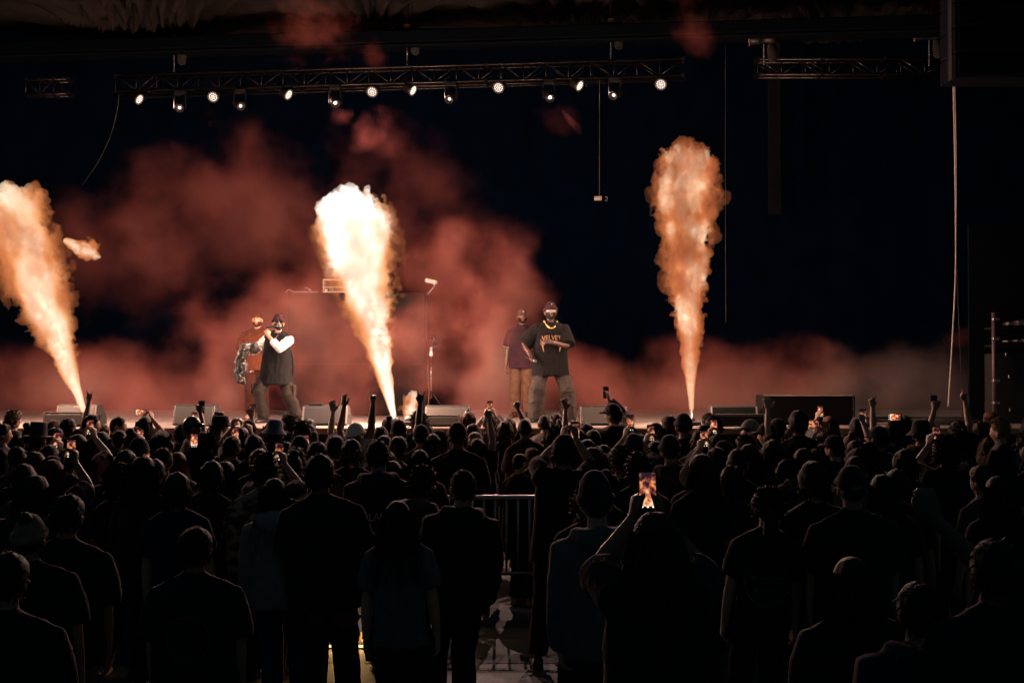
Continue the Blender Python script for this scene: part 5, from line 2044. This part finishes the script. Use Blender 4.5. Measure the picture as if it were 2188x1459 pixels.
def held(tp, label, side=1, off=(0, .03, .085), scr=0, lit=True, land=False, roll=0.0, both=False, **kw):
    """a phone in the hand(s) of a crowd person"""
    t, pr, k, mir = tp
    J = pr['J']
    if both:
        p = (J['wr', 1] + J['wr', -1]) / 2 + Vector(off)
    else:
        w, f, pn = J['hand', side]
        p = w + Vector(off)
    if mir:
        p = Vector((-p.x, p.y, p.z))
    p = t.location + t.rotation_euler.to_matrix() @ (p * k)
    return phone(label, p, (math.radians(-6), (PI / 2 if land else 0) + roll, t.rotation_euler.z if abs(t.rotation_euler.z) < 1 else 0), scr=scr, lit=lit, **kw)


DIMINK = mat('dim_ink', (.16, .15, .145), .8)
C = crowd
R_ = math.radians
LT = cloth('cream', (.42, .38, .33))
# ---- front rows, left to right (named by what can be seen of them)
C(10, 905, 1.70, 'down', 'person cut by the left edge, face turned to the middle', R_(-70), 'short1', 0, 1)
C(64, 900, 1.70, 'hood', 'person in a tall brimmed black hat at far left', 0, 'short0', 0, 1, NAVY, hat='top_hat')
C(112, 896, 1.64, 'slim', 'brown-haired woman in a light-edged cap below the horned hand', R_(-30), 'long2', 1, 0, MAROON, hat='cap', hatm=BROWNC)
tp = C(146, 893, 1.72, 'horns', 'person making horns with a white wristband in front of the far left speaker', R_(-20), 'short2', 0, 0, MAROON)
C(199, 886, 1.76, 'down', 'man with black-rimmed glasses in profile right of the left jet', R_(-80), 'short0', 0, 0, CHAR)
C(247, 888, 1.74, 'front', 'short-haired man in dark glasses in profile looking right', R_(-78), 'buzz', 0, 1, GREY)
tp = C(318, 888, 1.72, 'phone', 'long-dark-haired woman filming with a phone held sideways', R_(6), 'long0', 0, 1, BLACK)
held(tp, 'bright phone held sideways by the long-haired woman at left', both=True, off=(-.10, .05, .10), scr=2, land=True)
tp = C(372, 905, 1.66, 'phone_up', 'person holding up a dark phone left of the leather-capped man', 0, 'short1', 0, 2, CHAR)
held(tp, 'dark phone with its back to us left of the leather cap', lit=False)
tp = C(426, 889, 1.74, 'phone', 'man in a shiny black leather cap in profile to the right', R_(-62), 'buzz', 0, 2, BLACK, hat='cap', hatm=mat('leather', (.012, .011, .011), .25))
phone('small bright phone below the leather-capped man', P(415, 940, 14.2), None, scr=2)
C(468, 886, 1.72, 'down', 'person in a wide-brimmed black hat in profile to the right', R_(-75), 'long2', 1, 1, BLACK, hat='wide_hat')
tp = C(488, 915, 1.62, 'phone_up', 'person with white wristband holding a phone high beside the wide black hat', 0, 'short0', 1, 0, CHAR)
held(tp, 'phone held high beside the wide black hat', scr=3)
tp = C(516, 896, 1.72, 'phone', 'person in a black cap with white front lettering, facing us', R_(168), 'short1', 0, 1, BLACK, hat='cap')
lt = print_text(tp[0], 'OPTN', .030, (0, 0, 0), False, WHITE, 1, 1, 0, .25, 'cap_lettering')
lt.matrix_local = tp[1]['HM'] @ Matrix.Translation((0, .122, .072))
C(511, 914, 1.70, 'phone', 'dark-haired person filming with a small bright phone', 0, 'short2', 0, 1, NAVY)
phone('small bright phone over the dark-haired person in front of the lettered cap', P(503, 927, 14.4), None, scr=0)
C(566, 896, 1.70, 'slim', 'person in a blue denim bucket hat', R_(20), 'bob', 0, 0, BLACK, hat='bucket', hatm=BLUEC)
C(597, 896, 1.70, 'slim', 'woman with glossy brown shoulder-length hair at the left rapper’s feet', R_(-15), 'long2', 1, 0, GREY)
C(663, 899, 1.74, 'down', 'man with wavy swept-up hair, one ear showing', R_(25), 'curly', 1, 0, BLACK)
C(708, 926, 1.66, 'down', 'person in a pale grey knit beanie', 0, 'buzz', 0, 0, BLACK, hat='beanie', hatm=LGREY)
C(738, 912, 1.68, 'openhand', 'person with an open hand raised before the dark wedge monitor', 0, 'long2', 1, 0, BLACK, mirror=True)
C(770, 903, 1.74, 'bothup', 'man in a bright white cap with tattooed arms raised', R_(-40), 'buzz', 0, 2, LT, hat='cap', hatm=WHITE)
C(800, 911, 1.66, 'slim', 'woman with dark tousled hair right of the white cap', 0, 'bob', 0, 0, BLACK)
C(842, 897, 1.74, 'horns', 'man in a dark cap raising black horns against the middle jet', R_(0), 'buzz', 0, 3, CHAR, hat='cap')
C(887, 879, 1.80, 'down', 'tall person with soft hair in front of the small fire puff', R_(15), 'curly', 1, 1, BLACK)
C(910, 907, 1.72, 'down', 'person in a plain black cap below the front speaker', 0, 'buzz', 0, 1, BLACK, hat='cap_back')
C(930, 926, 1.66, 'slim', 'woman with long auburn hair left of the broad man', 0, 'long1', 3, 0, BLACK)
C(978, 902, 1.78, 'broad', 'broad man in a black cap and black tee seen square from behind', 0, 'buzz', 0, 2, BLACK, hat='cap_back')
C(1030, 905, 1.70, 'slim', 'red-haired woman behind the woman who looks back', 0, 'bob', 3, 0, MAROON)
tp = C(1024, 921, 1.66, 'slim', 'fair-haired woman looking back at us with her face lit', R_(150), 'long2', 2, 0, BLACK)
face_marks(tp[0], tp[1]['HM'], HAIRS[1])
C(1040, 935, 1.62, 'point', 'person pointing one finger straight up, bare arm lit at the edge', 0, 'long2', 0, 1, BLACK)
C(1075, 899, 1.70, 'down', 'person with light brown hair left of the raised fist', 0, 'bob', 1, 0, BLACK)
C(1100, 902, 1.66, 'fist', 'person raising a fist below the right rapper', 0, 'short1', 0, 2, BLACK)
C(1140, 892, 1.74, 'down', 'bald person standing right under the right rapper', 0, 'buzz', 0, 2, BROWNC)
C(1168, 908, 1.70, 'down', 'person with big curly hair at the right rapper’s feet', 0, 'afro', 0, 2, BLACK)
C(1117, 966, 1.70, 'down', 'shaven-headed person with a lit ear above the barrier', R_(-35), 'buzz', 0, 0, BLACK, d=13.5)
tp = C(1250, 903, 1.68, 'openhand', 'person with an arm stretched straight up beside the right rapper’s leg', 0, 'long1', 0, 1, BLACK, mirror=True)
tp = C(1326, 861, 1.86, 'reach', 'tall person in a dark cap reaching out an arm and lifting a phone', R_(58), 'short1', 0, 1, BLACK, hat='cap', hatm=BLACK)
held(tp, 'black phone held high in front of the grey wedge monitor', side=1, lit=False)
tp = C(1353, 925, 1.74, 'phone', 'large person in a seamed cap worn backwards', 0, 'buzz', 0, 1, CHAR, hat='cap_back', hatm=CHAR)
held(tp, 'bright phone above the seamed backwards cap', both=True, off=(0, .06, .14), scr=1)
C(1396, 903, 1.72, 'down', 'person in a dark snapback cap left of the spiky hair', 0, 'buzz', 0, 1, BLACK, hat='cap_back')
C(1420, 919, 1.70, 'down', 'person with short spiky hair against the bright deck edge', 0, 'spiky', 1, 0, BLACK)
tp = C(1477, 881, 1.80, 'hood', 'person in a black beanie with a small pale patch under the right jet', 0, 'buzz', 0, 1, BLACK, hat='beanie')
o = MB().bbox((.012, -.118, .035), (.05, .006, .026), .003).build('beanie_patch', GREY, tp[0])
o.matrix_local = tp[1]['HM']
C(1456, 926, 1.74, 'hood', 'person in a smooth dark beanie in front of the patched beanie', 0, 'buzz', 0, 1, CHAR, hat='beanie', hatm=CHAR)
tp = C(1512, 925, 1.70, 'phone', 'person holding a bright phone left of the black front speaker', 0, 'short1', 0, 1, BLACK)
held(tp, 'bright phone left of the black front speaker', both=True, off=(0, .06, .12), scr=2)
C(1520, 938, 1.70, 'down', 'person in a dark knit cap with a lit left edge', 0, 'buzz', 0, 0, BLACK, hat='beanie')
C(1604, 896, 1.74, 'down', 'man in a pale-brimmed cap facing left', R_(75), 'buzz', 0, 1, GREY, hat='cap', hatm=LGREY)
C(1638, 893, 1.74, 'down', 'person in a dark cap just right of the pale-brimmed cap', R_(30), 'short0', 0, 1, BLACK, hat='cap')
tp = C(1671, 911, 1.70, 'openhand', 'person with a finger-spread hand raised before the flight case', R_(0), 'short1', 0, 0, BLACK, mirror=True)
C(1650, 903, 1.72, 'front', 'man in a lettered black cap turned left', R_(60), 'buzz', 0, 0, BLACK, hat='cap')
C(1712, 877, 1.86, 'broad', 'very tall man with thick dark hair before the flight case', 0, 'short2', 0, 1, BLACK)
tp = C(1755, 925, 1.66, 'phone', 'person filming with a small landscape phone beside the very tall man', 0, 'short0', 1, 0, BLACK)
held(tp, 'small landscape phone beside the very tall man', both=True, off=(-.06, .05, .14), scr=0, land=True)
tp = C(1806, 930, 1.64, 'phone_up', 'person holding a bright upright phone before the flight case end', 0, 'bun', 1, 0, BLACK)
held(tp, 'bright upright phone at the right end of the flight case', scr=1)
C(1838, 892, 1.76, 'hood', 'person with smooth round hair beside the flight case’s right end', 0, 'short2', 0, 1, BLACK)
C(1788, 928, 1.70, 'down', 'person in a dark cap with a lit cheek below the upright phone', R_(40), 'buzz', 0, 0, BLACK, hat='cap')
C(1888, 910, 1.74, 'broad', 'large person in a flat dark cap in front of the peace sign', R_(20), 'short0', 0, 1, CHAR, hat='cap')
tp = C(1915, 905, 1.70, 'peace', 'person raising two fingers in a peace sign above a landscape phone', 0, 'short1', 0, 1, BLACK, mirror=True)
tp2 = phone('landscape phone right below the peace sign', P(1912, 891, 15.2), (0, PI / 2, 0), scr=2)
C(1962, 898, 1.74, 'hood', 'person in a round dark bucket hat right of the peace sign', 0, 'short0', 0, 1, BLACK, hat='bucket')
tp = C(2022, 905, 1.72, 'phone_up', 'person holding a dark phone upright next to the pale ropes', 0, 'short0', 0, 1, BLACK, mirror=True)
held(tp, 'dark upright phone near the foot of the pale ropes', lit=False)
C(2045, 898, 1.72, 'point', 'person pointing a finger at the foot of the pale ropes', R_(20), 'short1', 0, 1, BLACK, tilt=5)
C(2102, 902, 1.70, 'slim', 'person with brown hair glowing at the edges by the side tower', 0, 'bob', 1, 0, BROWNC)
C(2138, 893, 1.76, 'down', 'blond-streaked person with bare forehead before the side tower', R_(50), 'spiky', 2, 0, BROWNC)
tp = C(2172, 920, 1.68, 'phone_up', 'person at the right edge holding a small lit phone', 0, 'short1', 1, 0, GREY)
held(tp, 'small lit phone at the right edge by the tower', scr=3)
# ---- middle rows
C(211, 921, 1.72, 'slim', 'person with a big dark mane left of the sideways phone', 0, 'long2', 0, 1, BLACK)
C(144, 957, 1.68, 'down', 'dark-haired person in the shade below the horned hand', 0, 'short1', 0, 1, CHAR)
C(238, 961, 1.70, 'hood', 'person in a dark hoodie under the big dark mane', 0, 'short2', 0, 1, NAVY)
C(309, 979, 1.66, 'slim', 'person with pinkish-lit hair and a tiny phone glow above', 0, 'bob', 1, 0, CHAR)
phone('tiny glowing phone above the pinkish-lit hair', P(313, 976, 11.0), None, .05, .05, 0, True, .1)
C(352, 955, 1.70, 'down', 'person in the dark left of the small bright phones', 0, 'short0', 0, 1, NAVY)
C(425, 984, 1.68, 'slim', 'person with a fuzzy rim of hair left of the printed shirt', 0, 'bob', 0, 1, CHAR)
C(484, 985, 1.66, 'slim', 'person with straight dark hair beside the patterned shirt', 0, 'long2', 0, 1, BLACK)
C(505, 931, 1.68, 'down', 'round-headed person before the lettered black cap', 0, 'short1', 0, 1, BLACK)
C(540, 929, 1.70, 'down', 'dark-haired person before the blue bucket hat', 0, 'short2', 0, 1, BLACK)
C(638, 929, 1.70, 'down', 'person in a dark smooth cap with a lit phone at the shoulder', 0, 'buzz', 0, 1, CHAR, hat='beanie', hatm=CHAR)
phone('lit phone at the shoulder of the smooth dark cap', P(653, 944, 13.2), None, scr=0)
C(628, 951, 1.70, 'down', 'person with flat-topped dark hair left of the huge man', 0, 'short0', 0, 2, BLACK)
C(690, 942, 1.70, 'down', 'round dark head above the huge man’s left shoulder', 0, 'short1', 0, 1, BLACK)
C(752, 938, 1.70, 'slim', 'person with dark parted hair below the white cap', 0, 'bob', 0, 0, BLACK)
PAT = bpy.data.materials.new('patterned_shirt')
PAT.use_nodes = True
nt = PAT.node_tree
v_ = nt.nodes.new('ShaderNodeTexNoise')
v_.inputs['Scale'].default_value = 9
mpn = nt.nodes.new('ShaderNodeMapping')
mpn.inputs['Scale'].default_value = (1, 1, 2.2)
tcn = nt.nodes.new('ShaderNodeTexCoord')
nt.links.new(tcn.outputs['Object'], mpn.inputs['Vector'])
nt.links.new(mpn.outputs[0], v_.inputs['Vector'])
rp = nt.nodes.new('ShaderNodeValToRGB')
rp.color_ramp.elements[0].position = .47
rp.color_ramp.elements[0].color = (.30, .20, .13, 1)
rp.color_ramp.elements[1].position = .54
rp.color_ramp.elements[1].color = (.03, .02, .02, 1)
nt.links.new(v_.outputs['Fac'], rp.inputs['Fac'])
nt.links.new(rp.outputs[0], nt.nodes['Principled BSDF'].inputs['Base Color'])
nt.nodes['Principled BSDF'].inputs['Roughness'].default_value = .9
C(556, 970, 1.74, 'broad', 'man in a light shirt with dark blotched pattern seen from behind', 0, 'curly', 0, 1, PAT)
C(712, 968, 1.82, 'broad', 'huge dark-clad man filling the space left of the lettered jacket', 0, 'short1', 0, 2, BLACK)
tp = C(836, 938, 1.80, 'hood', 'person in a wide dark jacket with lettering across the back', 0, 'short0', 0, 1, CHAR)
INK = mat('pale_ink', (.42, .39, .37), .7)
print_text(tp[0], 'EZ LAMON', .075, (0, -.185, 1.17), True, INK, 1, 1.1, .02, .34, 'back_lettering')
print_text(tp[0], 'DARK WOOD', .045, (0, -.19, 1.06), True, INK, 1, 1.1, .01, .34, 'back_lettering')
C(902, 960, 1.66, 'slim', 'woman in black between the lettered jacket and the broad man', 0, 'long1', 0, 0, BLACK)
C(1135, 955, 1.66, 'front', 'person half hidden left of the tall man with the phone', R_(20), 'short0', 3, 0, BLACK, d=13.9)
C(1255, 938, 1.72, 'slim', 'woman with long straight dark hair right of the raised arm', 0, 'long1', 0, 0, BLACK)
C(1310, 952, 1.70, 'slim', 'person with soft dark hair left of the seamed cap', 0, 'curly', 0, 1, BLACK)
C(1365, 968, 1.72, 'down', 'dark round head just above the brightest phone', 0, 'curly', 0, 1, BLACK)
C(1474, 976, 1.68, 'slim', 'woman with loose wavy hair right of the brightest phone', 0, 'long2', 1, 0, BLACK)
C(1556, 955, 1.74, 'broad', 'thick-necked man with cropped hair and a lit shoulder', 0, 'buzz', 0, 1, BLACK)
C(1615, 946, 1.70, 'slim', 'woman with parted hair gleaming at its left edge', 0, 'long2', 1, 0, BLACK)
C(1662, 939, 1.70, 'slim', 'person with sleek dark hair before the lettered black cap', 0, 'bob', 0, 0, BLACK)
C(1702, 956, 1.74, 'hood', 'person in a dark hood with soft lit sides', 0, 'long2', 0, 1, CHAR)
C(1865, 955, 1.74, 'hood', 'person with a hood up the back, left of the raised bare arm', 0, 'short1', 0, 1, BLACK)
C(1955, 960, 1.72, 'slim', 'person with dark hair right of the hooded one', 0, 'bob', 0, 1, BLACK)
tp = C(2030, 930, 1.74, 'phone', 'big round-haired person under the pale ropes', 0, 'afro', 0, 1, BLACK)
held(tp, 'dim phone in front of the big round-haired person', both=True, off=(.03, .06, .10), scr=3)
C(2120, 945, 1.68, 'slim', 'person with long hair at the right, below the glowing hair', 0, 'long0', 0, 0, CHAR)
# ---- near figures
C(46, 1012, 1.72, 'hood', 'person with a rounded dark hood of hair at far left', 0, 'long2', 0, 1, BLACK)
C(132, 1052, 1.72, 'broad', 'wide-shouldered man in black behind the pale beanie', 0, 'short1', 0, 1, BLACK)
C(390, 1010, 1.70, 'slim', 'person with fine reddish-lit hair left of the patterned shirt', 0, 'bob', 1, 0, NAVY)
C(617, 1019, 1.66, 'hood_slim', 'woman with very long dark hair over a grey hooded jacket', 0, 'long1', 0, 0, LGREY, DENIM, shoes=True)
C(865, 1069, 1.62, 'slim', 'woman with long dark hair and grey sleeves beside the barrier', 0, 'long1', 0, 0, GREY, BLACK, shoes=True)
C(960, 1000, 1.74, 'hood', 'man with cropped hair and lit ear leaning on the barrier', R_(18), 'short0', 0, 0, BLACK, CHAR, shoes=True)
tp = C(1178, 925, 1.86, 'phone', 'tall slim man standing in the gap and filming', R_(-8), 'short1', 0, 1, BLACK, NAVY, hat='cap_back', shoes=True, d=10.7)
held(tp, 'phone with a warm picture held by the tall man in the gap', both=True, off=(.04, .05, .06), scr=0)
C(1245, 1024, 1.66, 'slim', 'woman with frizzy curls between the tall man and the grey hood', 0, 'afro', 1, 0, BLACK)
C(1312, 1002, 1.78, 'hood', 'person in a grey hooded top and tall knit beanie', 0, 'buzz', 0, 0, GREY, BLACK, hat='tall_beanie', hatm=CHAR, shoes=True)
tp = C(1400, 1092, 1.62, 'phone', 'long-haired woman holding the brightest phone overhead', 0, 'long1', 0, 2, BLACK, BLACK, d=5.3)
tp[0].rotation_euler = (0, 0, 0)
held(tp, 'brightest phone, held up in the middle right of the crowd', both=True, off=(.0, -.012, .115), scr=4, bar=.06)
tp = C(1604, 1036, 1.66, 'slim', 'woman with frizzy topknot and printed black top', 0, 'frizz_tail', 1, 0, BLACK, BLACK)
print_text(tp[0], 'RUSTED', .060, (0, -.150, 1.16), True, DIMINK, 1, 1, -.01, .26, 'back_lettering')
print_text(tp[0], 'ROOT', .060, (0, -.150, 1.085), True, DIMINK, 1, 1, -.01, .26, 'back_lettering')
MB().limb([(.145 * math.sin(a), -.152 + (.145 * math.sin(a)) ** 2 / .5, 1.16 + .145 * math.cos(a)) for a in np.linspace(.7, 2 * PI - .7, 26)], [.004] * 26, 6, .4).build('back_ring', DIMINK, tp[0], True)
C(1765, 986, 1.80, 'down', 'person close beside the cap with the name patch', 0, 'short2', 0, 1, BLACK)
tp = C(1822, 992, 1.80, 'broad', 'broad man in a cap with a small name patch, shoulders rim-lit', 0, 'buzz', 0, 1, BLACK, hat='cap_back', hatm=BLACK)
o = MB().bbox((0, -.122, .020), (.055, .006, .026), .003).build('name_patch', mat('patch_brown', (.09, .05, .035), .8), tp[0])
o.matrix_local = tp[1]['HM']
lt = print_text(tp[0], 'SAYS', .024, (0, 0, 0), True, INK, 1, 1, 0, .3, 'patch_lettering')
lt.matrix_local = tp[1]['HM'] @ Matrix.Translation((0, -.1265, .011))
C(1905, 1010, 1.70, 'slim', 'person with wavy dark hair right of the name-patch cap', 0, 'long2', 0, 1, BLACK)
C(2085, 1150, 1.70, 'biglift', 'person whose big bare arm slants up at the lower right', 0, 'short1', 0, 3, BLACK, d=5.0)
C(2150, 1014, 1.68, 'slim', 'woman with long hair at the right edge', 0, 'long1', 0, 0, NAVY)
C(100, 1093, 1.64, 'broad', 'person in a pale brown knit beanie at lower left', 0, 'bun', 0, 1, BLACK, hat='beanie', hatm=cloth('beanie_tan', (.20, .14, .10)))
C(8, 1180, 1.66, 'broad', 'person cut by the left edge, one shoulder rim-lit', 0, 'short1', 0, 1, BLACK)
tp = C(425, 1120, 1.62, 'broad', 'dark broad back in the lower left with a faint round print', 0, 'short1', 0, 1, BLACK)
MB().limb([(.12 * math.sin(a), -.205 + (.12 * math.sin(a)) ** 2 / .5, 1.18 + .12 * math.cos(a)) for a in np.linspace(0, 2 * PI, 30)], [.004] * 30, 6, .4).build('back_ring', DIMINK, tp[0], True)
C(1840, 1185, 1.62, 'broad', 'dark head low at the lower right beneath the slanting arm', 0, 'long0', 0, 1, BLACK)
C(1950, 1235, 1.60, 'hood', 'hooded dark figure at the bottom right corner', 0, 'short1', 0, 1, NAVY)

# ---- the rest of the crowd, each placed in a free spot
rg = random.Random(5)
TOPS = [('black', BLACK), ('charcoal', CHAR), ('navy', NAVY), ('grey', GREY), ('olive', OLIVE), ('maroon', MAROON), ('brown', BROWNC), ('black', BLACK), ('black', BLACK)]
HS = [('short dark hair', 'short2', 0), ('short dark hair', 'short1', 0), ('cropped hair', 'buzz', 0), ('wild hair', 'afro', 0), ('tousled hair', 'curly', 1), ('long dark hair', 'long0', 0), ('long brown hair', 'long2', 1), ('curly hair', 'curly', 0),
      ('a bob', 'bob', 1), ('a ponytail', 'pony', 1), ('a topknot', 'bun', 0), ('auburn hair', 'long2', 3), ('brown hair', 'short2', 1)]
free = []
tries = 0
while len(free) < 96 and tries < 9000:
    tries += 1
    d = rg.uniform(9.6, 18.3)
    px = rg.uniform(-30, 2220)
    if 955 < px < 1240 and d < 15.4:
        continue
    if 890 < px < 1130 and 12.2 < d < 14.4:
        continue
    if 640 < px < 830 and d < 11.2:
        continue
    x = lookx(px, d)
    if any((x - a) ** 2 + (d - b) ** 2 < .44 ** 2 for a, b in PLACED):
        continue
    PLACED.append((x, d))
    free.append((d, px))
free.sort(reverse=True)
ORD = ['first', 'second', 'third', 'fourth', 'fifth', 'sixth', 'seventh', 'eighth', 'ninth', 'tenth', 'eleventh', 'twelfth', 'thirteenth', 'fourteenth', 'fifteenth']
row_n = 13
for r in range(0, len(free), row_n):
    row = sorted(free[r:r + row_n], key=lambda q: q[1])
    for i, (d, px) in enumerate(row):
        tn, tm = rg.choice(TOPS)
        hn, hk, hcol = rg.choice(HS)
        h = rg.uniform(1.50, 1.66) + (.05 if d > 15.5 else 0)
        pz = rg.choice(['down', 'slim', 'front', 'hood', 'hood_slim', 'broad', 'front', 'phone', 'down', 'slim'])
        hat = None
        if hk in ('buzz', 'short0') and rg.random() < .55:
            hat = rg.choice(['cap_back', 'cap', 'beanie'])
            hn = {'cap_back': 'a backwards cap', 'cap': 'a cap', 'beanie': 'a beanie'}[hat]
        lab = '%s-clad person with %s, %s from left in the %s row back' % (tn, hn, ORD[i], ORD[r // row_n])
        rzf = R_(rg.uniform(-38, 38))
        t = person(PROTO[pz], lab, (lookx(px, d), d, 0), rzf if pz != 'phone' else rzf * .3, h, rg.choice([0, 0, 1, 1, 2, 3]), hk if not hat else 'buzz', hcol, hat, rg.choice([BLACK, CHAR, NAVY]), tm, rg.choice([BLACK, CHAR, DENIM, NAVY]), mirror=rg.random() < .5)
        if pz == 'phone':
            held((t, PROTO[pz], h / 1.75, t.scale[0] < 0), 'phone in the hands of the %s-clad person, %s from left in the %s row back' % (tn, ORD[i], ORD[r // row_n]), both=True, off=(0, .05, .11), scr=rg.randrange(5))
